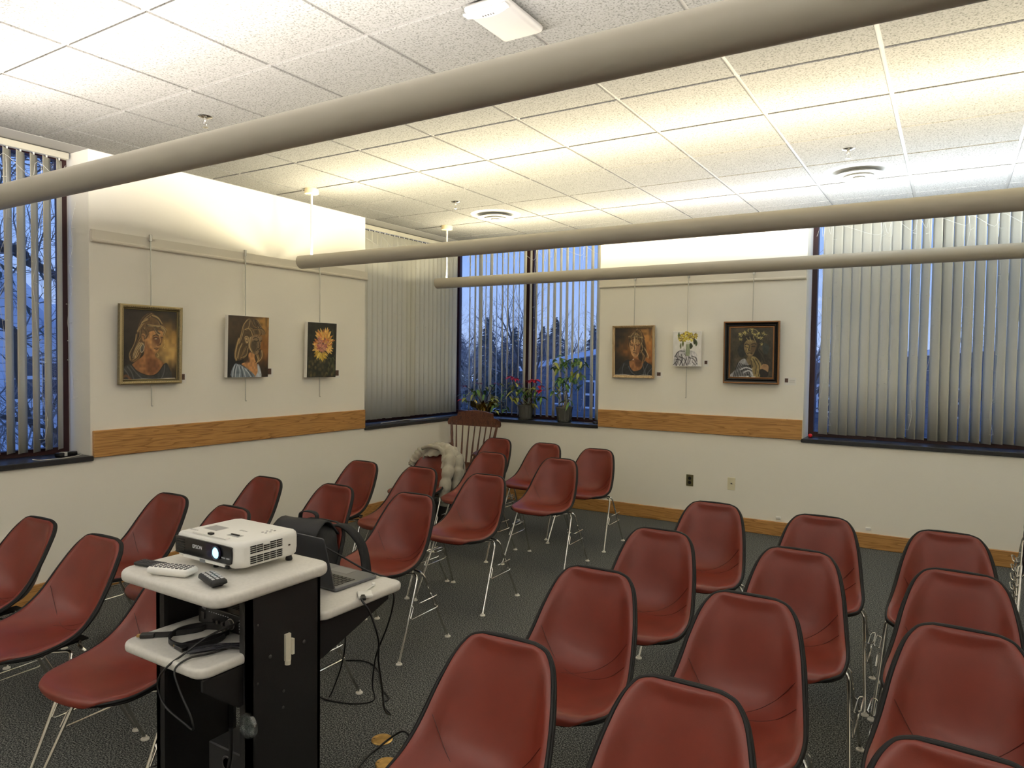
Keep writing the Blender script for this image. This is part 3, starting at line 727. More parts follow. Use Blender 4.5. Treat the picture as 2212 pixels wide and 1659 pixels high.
for k in range(26):
    y0, y1 = rr2.uniform(-.022, .022), rr2.uniform(-.026, .026); z0 = .003 + rr2.random() * .010
    b.tube(spline([(-.078 + rr2.uniform(-.012, .006), y0 * .8, z0), (-.02, y0, z0 + .004), (.04, (y0 + y1) / 2, z0 + .003), (.075 + rr2.uniform(-.01, .008), y1 * .9, z0)], 4), .0014, 4)
o_ = b.build('cable_ties', mat('tie_black', c(26, 26, 34), .35), t, smooth=0); o_['kind'] = 'stuff'
P = []
for i in range(9):
    row = []
    for j in range(7):
        x = -.095 + .19 * i / 8; y = -.036 + .072 * j / 6; e = min(i, 8 - i, j * 1.2, (6 - j) * 1.2)
        row.append((x, y, .002 + .016 * smooth(e / 3) + rr2.uniform(-.0015, .0015)))
    P.append(row)
MB().grid(P).build('plastic_bag', glass_thin('clear_film', (.96, .96, .97, 1), .10), t, smooth=60)
def cable(name, label, pts, r, m=None, cat='cable', n=8):
    o = MB().tube(spline(pts, n), r, 7).build(name, m or M_CABLE, smooth=60); tag(o, label, cat); return o
cable('hanging_cable', 'thin black cable from the amplifier looping over the lower shelf edge', [(-1.93, 1.60, .745), (-1.86, 1.50, .785), (-1.875, 1.42, .782), (-1.905, 1.33, .76), (-1.925, 1.26, .724), (-1.935, 1.213, .700), (-1.972, 1.206, .645), (-1.945, 1.21, .585), (-1.85, 1.215, .552), (-1.806, 1.21, .552), (-1.815, 1.208, .590), (-1.865, 1.206, .655), (-1.892, 1.210, .703), (-1.885, 1.25, .724), (-1.87, 1.31, .7215), (-1.85, 1.42, .7205), (-1.84, 1.46, .7205)], .0032)
t = thing('subwoofer', 'black box subwoofer with a round port on the bottom shelf of the cart', 'speaker', (-1.935, 1.50, .126))
MB().rbox(-.095, .105, -.085, .13, 0, .232, .004, 1).build('cabinet', mat('sub_black', c(30, 30, 32), .6, bump=(200, .2)), t, smooth=0)
Mp = Matrix.Translation((.0, -.085, .185)) @ Matrix.Rotation(PI / 2, 4, 'X')
MB().lathe([(.018, -.02), (.018, .001), (.0235, .002), (.0255, 0)], 32, 0, Mp).build('port_ring', M_PLG, t)
MB().lathe([(.0178, .0012), (.001, .0012)], 32, 0, Mp).build('port', M_DARKIN, t)
cable('speaker_cable', 'thick black cable hanging beside the subwoofer under the cart', [(-1.842, 1.36, .48), (-1.845, 1.362, .40), (-1.865, 1.368, .34), (-1.888, 1.365, .25), (-1.90, 1.37, .12)], .006)

# laptop, hub and their cables
lz = .7575
t = thing('laptop', 'open grey laptop on the low rear shelf of the cart, lid towards the projector', 'laptop', (-2.03, 1.94, lz), R(-2))
M_LAP = mat('laptop_grey', c(112, 113, 117), .38, .6); M_LAPD = mat('laptop_lid', c(74, 76, 80), .4, .5)
b = MB().plate(-.150, .150, -.100, .112, .002, .015, .010, .004).build('base', M_LAP, t, smooth=40)
for j in range(5):
    for i in range(12): MB().box(-.128 + i * .0215, -.110 + i * .0215, -.078 + j * .0195, -.0625 + j * .0195, .0148, .0165).build('key', M_PLB, t, smooth=0)
MB().box(-.05, .05, .045, .10, .0149, .0153).build('trackpad', mat('trackpad', c(128, 129, 132), .35, .4), t, smooth=0)
Mlid = Matrix.Translation((0, -.104, .012)) @ Matrix.Rotation(R(105), 4, 'X')
MB().plate(-.150, .150, .0, .205, -.003, .003, .010, .002, 0, Mlid).build('lid', M_LAPD, t, smooth=40)
MB().box(-.141, .141, .010, .196, -.0036, -.0030, 0, Mlid).build('screen', mat('dark_screen', c(10, 11, 14), .12), t, smooth=0)
t = thing('usb_hub', 'small white adapter with a short cord on the laptop shelf', 'adapter', (-1.772, 1.868, lz), R(-42))
MB().rbox(-.030, .030, -.026, .026, .0, .012, .004, 3).build('body', M_PLW, t, smooth=40)
for k in (-1, 0, 1): MB().box(-.0045 + k * .017, .0045 + k * .017, -.0266, -.0255, .003, .009).build('port', M_PLG, t, smooth=0)
MB().tube(spline([(-.03, .0, .006), (-.05, .008, .004), (-.075, .022, .004), (-.102, .04, .006)], 6), .0022, 7).build('cord', M_WHITEWIRE, t)
MB().rbox(-.122, -.098, .034, .046, .002, .011, .002, 1, 0).build('plug', M_PLW, t, smooth=0)
t = thing('video_cable', 'black cable plugged into the white adapter, hanging in loops to the floor', 'cable')
MB().tube(spline([(-1.755, 1.835, .764), (-1.735, 1.815, .763), (-1.712, 1.830, .72), (-1.70, 1.86, .62), (-1.735, 1.90, .52), (-1.81, 2.0, .38), (-1.90, 2.12, .20), (-2.06, 2.34, .04), (-2.20, 2.44, .008), (-2.215, 2.50, .006), (-2.275, 2.535, .006), (-2.36, 2.60, .006), (-2.47, 2.70, .006), (-2.60, 2.74, .006), (-2.71, 2.66, .006), (-2.70, 2.52, .006), (-2.60, 2.40, .006), (-2.48, 2.33, .006), (-2.32, 2.37, .006), (-2.20, 2.38, .05), (-2.06, 2.22, .22), (-1.93, 2.10, .42), (-1.862, 2.085, .55), (-1.835, 2.09, .64), (-1.835, 2.094, .69), (-1.87, 2.097, .744), (-1.885, 2.06, .766), (-1.90, 2.0, .80), (-1.96, 1.90, .88), (-2.02, 1.80, .952), (-2.04, 1.72, .953), (-2.05, 1.64, .955)], 8), .0036, 7).build('cord', M_CABLE, t, smooth=60)
MB().rbox(-.020, .020, -.009, .009, -.005, .005, .002, 1, 0, Matrix.Translation((-1.752, 1.838, .7645)) @ Matrix.Rotation(R(-42), 4, 'Z')).build('plug', M_PLB, t, smooth=0)
cable('charger_lead', 'black lead with a white tip dangling below the laptop shelf', [(-2.12, 2.05, .721), (-2.05, 2.03, .62), (-2.02, 2.02, .50), (-2.05, 2.03, .38), (-2.12, 2.05, .25), (-2.15, 2.06, .21)], .0032)
# floor outlets
def plate_floor(x, y, label, open_=False):
    t = thing('floor_outlet', label, 'floor outlet', (x, y, 0), R(30), group='brass floor outlets')
    MB().lathe([(.0005, .004), (.030, .004), (.031, .0055), (.040, .0055), (.045, .002), (.045, 0)], 40).build('cover', M_BRASS, t)
    for s in (-1, 1): MB().box(s * .034 - .005, s * .034 + .005, -.0012, .0012, .0052, .0060).build('screw_slot', M_PLG, t, smooth=0)
plate_floor(-2.002, 2.218, 'round brass floor plate right of the cart, the farther one'); plate_floor(-1.866, 2.094, 'round brass floor plate nearest the bottom edge of the picture')
t = thing('floor_socket', 'open floor socket with a black plug in the carpet', 'floor outlet', (-1.862, 2.232, 0))
MB().lathe([(.028, .0005), (.029, .003), (.037, .003), (.040, 0)], 32).build('ring', mat('dull_brass', c(120, 104, 74), .5, .8), t)
MB().lathe([(.001, .001), (.028, .001)], 32).build('opening', M_DARKIN, t)
t = thing('extension_lead', 'black power cord from the floor socket, arching left towards the cart', 'cable')
MB().tube(spline([(-1.866, 2.232, .034), (-1.872, 2.230, .060), (-1.900, 2.222, .064), (-1.945, 2.200, .030), (-1.965, 2.165, .008), (-1.96, 2.09, .006), (-1.93, 1.98, .006), (-1.93, 1.85, .006), (-1.96, 1.70, .006)], 8), .0042, 8).build('cord', M_CABLE, t, smooth=60)
MB().lathe([(.017, .002), (.017, .012), (.009, .030), (.006, .036)], 16, 0, Matrix.Translation((-1.864, 2.232, 0))).build('plug', M_PLB, t)

# backpack on the chair behind the laptop
t = thing('backpack', 'black backpack on the chair behind the laptop', 'backpack', (-2.60, 2.345, .462), PI + R(8))
b = MB(); bmx = bmesh.new(); bmesh.ops.create_cube(bmx, size=1); bmesh.ops.subdivide_edges(bmx, edges=bmx.edges, cuts=7, use_grid_fill=True)
rb2 = random.Random(3)
for v in bmx.verts:
    x, y, z = v.co; L_ = (abs(2 * x) ** 4 + abs(2 * y) ** 4 + abs(2 * z) ** 4) ** .25 or 1
    q = Vector((x, y, z)) / max(L_, .6) * .98
    k = 1 - .16 * max(0, q.z * 2) ** 2
    v.co = Vector((q.x * .31 * k + .004 * math.sin(19 * z + 7 * y), q.y * .19 * k + .006 * math.sin(13 * x + 9 * z), (q.z + .49) * .375 + .004 * math.sin(17 * x)))
b.bm(bmx); b.build('bag_body', M_FABB, t, smooth=70)
b = MB().rbox(-.115, .115, .07, .125, .03, .20, .025, 3); b.build('front_pocket', M_FABB, t, smooth=60)
P = []
for i in range(9):
    a = i / 8; P.append([(x * (.135 - .02 * a), .105 - .20 * a + .012 * math.sin(3 * x), .30 + .085 * math.sin(PI * min(1, a * .9 + .12))) for x in (-1, -.5, 0, .5, 1)])
q_ = MB().grid(P).build('top_flap', mat('nylon_flap', c(34, 34, 37), .7, bump=(400, .3)), t, smooth=60); q_.modifiers.new('t', 'SOLIDIFY').thickness = .008
def ribbon(pts, w, th, m, nm, par, side=Vector((1, 0, 0))):
    P = []
    for p in spline(pts, 8): P.append([p - side * w / 2, p + side * w / 2])
    o = MB().grid(P).build(nm, m, par, smooth=60); md = o.modifiers.new('t', 'SOLIDIFY'); md.thickness = th; md.offset = 0; return o
ribbon([(.05, -.01, .365), (.045, -.012, .402), (0, -.014, .412), (-.045, -.012, .402), (-.05, -.01, .365)], .025, .005, M_FABB, 'top_handle', t, Vector((0, 1, 0)))
ribbon([(-.07, -.085, .335), (-.13, -.12, .33), (-.20, -.15, .25), (-.235, -.15, .13), (-.245, -.13, .03), (-.235, -.10, -.06), (-.15, -.09, -.012)], .05, .009, M_FABB, 'shoulder_strap', t, Vector((.35, .9, 0)))
MB().rbox(-.03, .03, .122, .128, .235, .30, .002, 1).build('buckle', M_PLB, t, smooth=0)
ribbon([(-.10, .10, .10), (-.152, .06, .05), (-.16, .0, .01)], .02, .003, M_PLG, 'side_strap', t, Vector((0, .3, .9)))

# jacket draped over a chair in the fifth row
M_JACK = mat('jacket_cloth', c(158, 153, 140), .85, spec=.2, noise=(22, .10, 4), bump=(60, .5), sheen=.2)
t = thing('jacket', 'pale grey quilted jacket draped over the back of a red chair', 'jacket', (-3.93, 4.84, 0), PI)
def jack(nu, nv, f):
    return [[f(-1 + 2 * j / (nu - 1), i / (nv - 1)) for j in range(nu)] for i in range(nv)]
def jf(u, v):
    # u across the chair back (-1 = picture right), v from the inside hem over the top and down behind
    w = .205 + .02 * v; x = u * w - .01
    top = .830 - .085 * abs(u) ** 2.6 - (.04 * max(0, u) ** 2)
    if v < .28:
        k = 1 - v / .28; y = -.200 + .010 * math.sin(7 * u); z = top - .015 - k * (.065 + .02 * math.sin(4.2 * u + 1) + .16 * max(0, -u - .5) + .10 * max(0, u - .6))
        y += .02 * k
    elif v < .42:
        k = (v - .28) / .14; y = -.200 - .10 * k; z = top - .015 + .028 * math.sin(PI * k)
    else:
        k = (v - .42) / .58; y = -.300 - .05 * k + .018 * math.sin(9 * u + 3 * k); z = top - .015 - k * (.42 + .06 * math.sin(3 * u))
    z += .006 * math.sin(23 * u + 11 * v); y += .008 * math.sin(17 * v + 5 * u)
    return (x, y, z)
o_ = MB().grid(jack(33, 41, jf)).build('body', M_JACK, t, smooth=80); md = o_.modifiers.new('t', 'SOLIDIFY'); md.thickness = .014; md.offset = 0
def sleeve(pts, rs, nm):
    P = spline(pts, 7); n = len(P); rad = []
    for i in range(n):
        a = i / (n - 1); base = np.interp(a, np.linspace(0, 1, len(rs)), rs); rad.append(float(base * (1 + .10 * math.sin(a * 34) + .05 * math.sin(a * 71))))
    o = MB().tube(P, rad, 14).build(nm, M_JACK, t, smooth=80); return o
sleeve([(-.13, -.225, .785), (-.17, -.185, .735), (-.195, -.140, .655), (-.205, -.095, .565), (-.212, -.055, .46), (-.216, -.035, .365), (-.214, -.03, .335)], [.044, .054, .052, .050, .050, .046, .034], 'sleeve')
sleeve([(-.12, -.28, .785), (-.19, -.255, .715), (-.225, -.225, .60), (-.240, -.200, .48), (-.245, -.18, .40), (-.24, -.175, .37)], [.048, .058, .056, .054, .050, .040], 'sleeve')
sleeve([(.17, -.215, .765), (.205, -.190, .715), (.232, -.160, .655), (.238, -.145, .63)], [.042, .040, .036, .028], 'collar')
sleeve([(.14, -.182, .79), (.07, -.172, .815), (0, -.170, .818), (-.07, -.170, .805), (-.12, -.165, .765), (-.135, -.155, .70), (-.125, -.15, .635)], [.013, .017, .020, .021, .024, .027, .020], 'hem')
for k in range(3): MB().sphere((-.225 , -.012 - .045 * k, .40 + .085 * k), .006, 8, 6).build('snap_button', M_PLG, t)

# ------------------------------------------------------------------ paintings (colour laid on a fine canvas mesh)
def S(cc): return np.array(cc, float) / 255
class Art:
    def __init__(s, w, h, res=.0034):
        s.w, s.h = w, h; s.nx, s.ny = max(20, int(w / res)), max(20, int(h / res)); s.asp = w / h
        u = np.linspace(0, 1, s.nx); v = np.linspace(0, 1, s.ny); s.U, s.V = np.meshgrid(u, v); s.X = s.U * s.asp
        s.img = np.zeros((s.ny, s.nx, 3)); s.rng = np.random.RandomState(4)
    def noise(s, k):
        g = s.rng.rand(k + 2, k + 2); x = s.U * k; y = s.V * k; i = np.floor(x).astype(int); j = np.floor(y).astype(int); fx = x - i; fy = y - j
        fx = fx * fx * (3 - 2 * fx); fy = fy * fy * (3 - 2 * fy)
        return (g[j, i] * (1 - fx) + g[j, i + 1] * fx) * (1 - fy) + (g[j + 1, i] * (1 - fx) + g[j + 1, i + 1] * fx) * fy
    def mix(s, m, col): s.img += m[..., None] * (S(col) - s.img)
    def wash(s, col, amt=.25):
        n = .5 * s.noise(7) + .3 * s.noise(17) + .2 * s.noise(40); s.img[:] = S(col) * (1 - amt + 2 * amt * n)[..., None]
    def glow(s, cx, cy, r, col, a=1.0):
        d = np.hypot((s.U - cx) * s.asp, s.V - cy) / r; s.mix(np.clip(a * np.exp(-d * d) * (.6 + .8 * s.noise(16)), 0, 1), col)
    def dist(s, P, closed):
        d = np.full(s.X.shape, 9.); n = len(P)
        for k in range(n if closed else n - 1):
            ax, ay = P[k][0] * s.asp, P[k][1]; bx, by = P[(k + 1) % n][0] * s.asp, P[(k + 1) % n][1]
            dx, dy = bx - ax, by - ay; L = dx * dx + dy * dy or 1e-9
            t = np.clip(((s.X - ax) * dx + (s.V - ay) * dy) / L, 0, 1); d = np.minimum(d, np.hypot(s.X - ax - t * dx, s.V - ay - t * dy))
        return d
    def fill(s, P, col, soft=.008, a=1.0, rough=True, curve=True):
        if curve: P = [(p.x, p.y) for p in spline([(x, y, 0) for x, y in P], 4, closed=True)]
        ins = np.zeros(s.X.shape, bool); n = len(P)
        for k in range(n):
            x1, y1 = P[k]; x2, y2 = P[(k + 1) % n]
            if y1 == y2: continue
            c_ = ((y1 > s.V) != (y2 > s.V)) & (s.U < (x2 - x1) * (s.V - y1) / (y2 - y1) + x1); ins ^= c_
        m = ins.astype(float)
        if soft: d = s.dist(P, True); m = np.where(ins, np.clip(.5 + d / soft, 0, 1), np.clip(.5 - d / soft, 0, 1))
        k = S(col)[None, None] * (.84 + .32 * s.noise(26))[..., None] if rough else np.broadcast_to(S(col), s.img.shape)
        s.img += (m * a)[..., None] * (k - s.img)
    def line(s, P, w, col, a=1.0):
        P = [(p.x, p.y) for p in spline([(x, y, 0) for x, y in P], 4)] if len(P) > 2 else P
        s.mix(np.clip(1.2 - s.dist(P, False) / w, 0, 1) * a, col)
    def lines(s, L, w, col, a=1.0):
        for P in L: s.line(P, w, col, a)
    def mesh(s, name, parent, M):
        me = bpy.data.meshes.new(name); nx, ny = s.nx, s.ny
        co = np.stack([(s.U - .5) * s.w, (s.V - .5) * s.h, np.zeros_like(s.U)], -1).reshape(-1, 3)
        idx = np.arange(nx * ny).reshape(ny, nx); f = np.stack([idx[:-1, :-1], idx[:-1, 1:], idx[1:, 1:], idx[1:, :-1]], -1).reshape(-1, 4)
        me.from_pydata(co.tolist(), [], f.tolist())
        im = np.clip(s.img, 0, 1); lin = np.where(im <= .04045, im / 12.92, ((im + .055) / 1.055) ** 2.4)
        at = me.color_attributes.new('paint', 'FLOAT_COLOR', 'POINT'); at.data.foreach_set('color', np.concatenate([lin, np.ones(lin.shape[:2] + (1,))], -1).astype(np.float32).ravel())
        me.transform(M); me.materials.append(M_PAINT); o = bpy.data.objects.new(name, me); COL.objects.link(o); o.parent = parent; return o
M_PAINT = bpy.data.materials.new('oil_paint'); M_PAINT.use_nodes = True
_n = M_PAINT.node_tree.nodes.new('ShaderNodeVertexColor'); _n.layer_name = 'paint'
M_PAINT.node_tree.links.new(_n.outputs[0], M_PAINT.node_tree.nodes['Principled BSDF'].inputs['Base Color']); M_PAINT.node_tree.nodes['Principled BSDF'].inputs['Roughness'].default_value = .42
def mapper(x0, y0, w, h): return lambda *P: [((x - x0) / w, 1 - (y - y0) / h) for x, y in P]

def strands(A, m, L, seed=1):
    r = random.Random(seed)
    for P in L:
        for k in range(8):
            dx, dy = r.uniform(-20, 20), r.uniform(-10, 10)
            cc = r.choice([(196, 166, 112), (150, 118, 74), (108, 82, 52), (84, 62, 42), (46, 38, 30), (40, 33, 28), (224, 200, 150)])
            A.line(m(*[(x + dx + r.uniform(-5, 5), y + dy + r.uniform(-5, 5)) for x, y in P]), r.uniform(.005, .010), cc, .75)

def art_gaze(A):      # woman in three-quarter view, ponytail, dark grey top
    m = mapper(168, 282, 690, 890)
    A.wash((40, 33, 27), .4); A.glow(.92, .62, .30, (176, 134, 66), .95); A.glow(.84, .38, .22, (206, 168, 100), .9); A.glow(.98, .92, .2, (40, 34, 28), .9); A.glow(.02, .9, .35, (62, 50, 42), .7)
    A.fill(m((505, 310), (400, 380), (345, 520), (320, 640), (250, 850), (262, 945), (350, 930), (395, 840), (440, 700), (500, 560), (690, 560), (715, 520), (660, 430), (580, 350)), (104, 80, 52))
    A.fill(m((430, 740), (420, 860), (300, 960), (270, 1010), (360, 1090), (500, 1125), (610, 1090), (690, 985), (640, 925), (575, 880), (560, 820)), (152, 104, 64))
    A.fill(m((480, 900), (470, 1060), (540, 1100), (620, 1040), (590, 930)), (110, 70, 44), .05, .7)
    A.fill(m((445, 640), (440, 740), (520, 810), (570, 842), (612, 800), (640, 720), (655, 640), (690, 580), (640, 540), (540, 545), (480, 570)), (182, 134, 84))
    A.fill(m((535, 640), (560, 700), (600, 730), (655, 690), (660, 620), (600, 615)), (96, 62, 42), .04, .75)
    A.fill(m((450, 690), (500, 760), (560, 830), (500, 810), (445, 740)), (120, 80, 50), .03, .8)
    A.lines([m((545, 640), (575, 625), (610, 640)), m((640, 635), (660, 622), (675, 632)), m((600, 730), (636, 722), (640, 690)), m((560, 775), (590, 768), (612, 775)), m((575, 790), (600, 784))], .006, (28, 20, 16))
    A.lines([m((540, 612), (580, 595), (620, 610))], .008, (30, 22, 18)); A.line(m((565, 650), (590, 644)), .005, (230, 214, 180)); A.line(m((622, 600), (640, 660), (634, 700)), .008, (216, 172, 112), .8)
    A.fill(m((390, 600), (410, 580), (440, 600), (445, 660), (425, 690), (400, 660)), (176, 130, 84)); A.line(m((400, 610), (425, 615), (430, 660)), .006, (60, 40, 28))
    A.fill(m((405, 700), (430, 740), (420, 810), (390, 830), (372, 780)), (90, 86, 76), .01); A.line(m((408, 710), (428, 745), (418, 805), (392, 825), (375, 780), (408, 710)), .005, (214, 200, 168))
    strands(A, m, [[(505, 325), (420, 400), (375, 500), (360, 640)], [(470, 400), (400, 480), (350, 560)], [(520, 350), (600, 380), (650, 450)], [(480, 470), (560, 480), (650, 480), (705, 530)], [(560, 500), (590, 560), (620, 590)], [(640, 490), (690, 540), (680, 590)], [(340, 600), (320, 720), (260, 850), (270, 930)], [(390, 700), (330, 800), (300, 900)], [(360, 640), (310, 760), (270, 860)], [(440, 520), (470, 590), (450, 640)], [(370, 840), (340, 900), (290, 930)], [(400, 450), (440, 420), (480, 400)]], 2)
    A.lines([m((690, 660), (700, 720), (680, 760), (705, 770)), m((600, 830), (620, 870), (600, 880))], .004, (214, 184, 120))
    A.fill(m((270, 985), (350, 1072), (500, 1128), (605, 1095), (690, 975), (745, 990), (760, 1200), (150, 1200), (165, 1040), (215, 990)), (58, 58, 56))
    A.lines([m((220, 1010), (270, 1080), (300, 1170)), m((260, 1000), (340, 1100), (400, 1160)), m((700, 990), (690, 1090), (660, 1160)), m((180, 1040), (230, 1110), (240, 1170))], .009, (112, 112, 110), .8); A.line(m((270, 985), (350, 1072), (500, 1128), (605, 1095), (690, 975)), .006, (24, 22, 22))
    A.lines([m((150, 1172), (260, 1176), (420, 1168), (560, 1176), (700, 1168), (840, 1166))], .006, (232, 222, 206)); A.line(m((160, 1160), (200, 1120), (260, 1168)), .02, (150, 92, 54), .7)

def art_down(A):      # woman looking down, pale blue blouse
    m = mapper(190, 285, 605, 925)
    A.wash((42, 34, 27), .35); A.glow(.96, .86, .34, (186, 140, 70), .95); A.glow(.92, .5, .28, (150, 98, 48), .9); A.glow(.1, .78, .3, (84, 66, 44), .8); A.glow(.05, .2, .3, (22, 22, 24), .9)
    A.fill(m((480, 310), (420, 400), (385, 520), (330, 680), (290, 860), (320, 960), (420, 930), (480, 860), (500, 700), (560, 560), (700, 560), (725, 520), (660, 400), (580, 320)), (88, 72, 50))
    A.fill(m((600, 850), (620, 960), (660, 930), (690, 860), (670, 780)), (76, 60, 42))
    A.fill(m((500, 840), (480, 960), (390, 1010), (450, 1060), (600, 1210), (640, 1140), (620, 1010), (585, 930), (580, 850)), (196, 142, 92)); A.fill(m((420, 930), (490, 900), (510, 980), (430, 985)), (80, 58, 40), .03, .8)
    A.fill(m((510, 600), (490, 720), (510, 800), (590, 868), (640, 840), (665, 760), (680, 660), (690, 590), (610, 560)), (136, 112, 82))
    A.fill(m((540, 660), (520, 760), (580, 840), (620, 740), (610, 660)), (72, 62, 46), .04, .8)
    A.lines([m((575, 655), (605, 668), (635, 650)), m((665, 660), (690, 650)), m((560, 620), (600, 600), (640, 625)), m((625, 770), (655, 765), (650, 740)), m((605, 800), (630, 790), (655, 800)), m((640, 640), (655, 700), (665, 750))], .007, (24, 20, 17))
    A.fill(m((430, 600), (460, 585), (490, 610), (485, 680), (455, 695), (432, 650)), (176, 148, 106)); A.lines([m((440, 610), (470, 605), (475, 660), (455, 650))], .006, (44, 34, 26))
    strands(A, m, [[(480, 330), (420, 420), (395, 540), (360, 700)], [(500, 350), (480, 440), (450, 500)], [(540, 350), (570, 420), (620, 450)], [(600, 340), (640, 410), (660, 440)], [(450, 480), (500, 470), (540, 500), (560, 560)], [(560, 480), (620, 470), (690, 490), (720, 550)], [(640, 470), (660, 540), (640, 580)], [(690, 490), (710, 560)], [(350, 620), (320, 740), (300, 880), (320, 950)], [(400, 700), (360, 800), (340, 930)], [(440, 760), (400, 860), (380, 920)], [(470, 760), (450, 870), (400, 910)], [(520, 620), (500, 740), (540, 830)], [(680, 800), (690, 900), (640, 970)], [(620, 870), (640, 940), (620, 990)]], 6)
    A.fill(m((250, 1210), (285, 1020), (340, 1010), (390, 1030), (500, 1100), (590, 1215)), (118, 130, 142)); A.fill(m((625, 1020), (660, 1040), (695, 1215), (600, 1215), (635, 1130)), (186, 192, 200))
    A.lines([m((290, 1030), (270, 1120), (265, 1210)), m((330, 1020), (310, 1100), (300, 1210)), m((350, 1030), (370, 1120), (360, 1210)), m((400, 1050), (430, 1130), (450, 1210)), m((440, 1080), (500, 1150), (530, 1210)), m((645, 1050), (660, 1130), (650, 1200))], .010, (216, 222, 228), .85); A.lines([m((310, 1030), (290, 1110), (285, 1210)), m((375, 1050), (400, 1130), (405, 1210)), m((480, 1100), (540, 1170), (560, 1210))], .007, (36, 42, 50), .9)

def petals(A, cx, cy, n, r0, r1, w, cols, seed, a0=0, a1=2 * PI):
    r = random.Random(seed)
    for k in range(n):
        a = a0 + (a1 - a0) * (k + r.random()) / n; q0, q1 = r0 * r.uniform(.7, 1.1), r1 * r.uniform(.75, 1.15)
        A.fill([(cx + q0 * math.cos(a) / A.asp, cy + q0 * math.sin(a)), (cx + (q0 + q1) / 2 * math.cos(a + w) / A.asp, cy + (q0 + q1) / 2 * math.sin(a + w)), (cx + q1 * math.cos(a) / A.asp, cy + q1 * math.sin(a)), (cx + (q0 + q1) / 2 * math.cos(a - w) / A.asp, cy + (q0 + q1) / 2 * math.sin(a - w))], r.choice(cols), .006)
def art_dahlia(A):    # orange and yellow flower on dark green
    A.wash((40, 40, 32), .5); r = random.Random(9)
    for k in range(60): A.fill([(x + .04 * math.cos(q), y + .035 * math.sin(q)) for x, y in ((r.random(), r.random() * .36),) for q in np.linspace(0, 5.2, 5)], r.choice([(84, 78, 50), (58, 58, 42), (110, 98, 60), (36, 38, 30)]), .02, .7)
    for k in range(26): A.fill([(x + .03 * math.cos(q), y + .03 * math.sin(q)) for x, y in ((r.random(), .5 + r.random() * .5),) for q in np.linspace(0, 5.2, 5)], r.choice([(62, 56, 48), (28, 28, 24)]), .03, .6)
    O = [(214, 150, 70), (226, 176, 96), (196, 118, 62), (232, 190, 108)]; P_ = [(196, 128, 110), (176, 100, 92), (214, 150, 126)]; Yw = [(214, 184, 76), (190, 150, 60), (228, 204, 110)]
    petals(A, .56, .63, 26, .08, .27, .12, O, 1, .2, 2.6); petals(A, .50, .57, 16, .08, .22, .16, O, 2, 2.4, 4.0); petals(A, .58, .57, 14, .06, .21, .16, O, 3, -.9, .7); petals(A, .48, .50, 24, .06, .20, .12, Yw, 4, 3.4, 5.8)
    petals(A, .52, .62, 18, .02, .16, .25, P_, 5); petals(A, .46, .54, 12, .02, .11, .3, P_, 6); petals(A, .60, .70, 10, .02, .12, .25, O, 7)
    for k in range(16):
        a = r.uniform(0, 6.3); q = r.uniform(.03, .13); A.line([(.52 + q * math.cos(a) / A.asp, .60 + q * math.sin(a)), (.52 + (q + .06) * math.cos(a + .2) / A.asp, .60 + (q + .06) * math.sin(a + .2))], .004, (70, 40, 34), .8)
    A.lines([[(.98, .30), (.86, .36), (.76, .2), (.72, .05)], [(.95, .40), (.90, .30), (.98, .1)], [(.86, .88), (.90, .72), (.86, .60)], [(.80, .36), (.88, .24), (.95, .06)], [(.70, .33), (.74, .36), (.83, .33)]], .009, (96, 106, 66), .85)

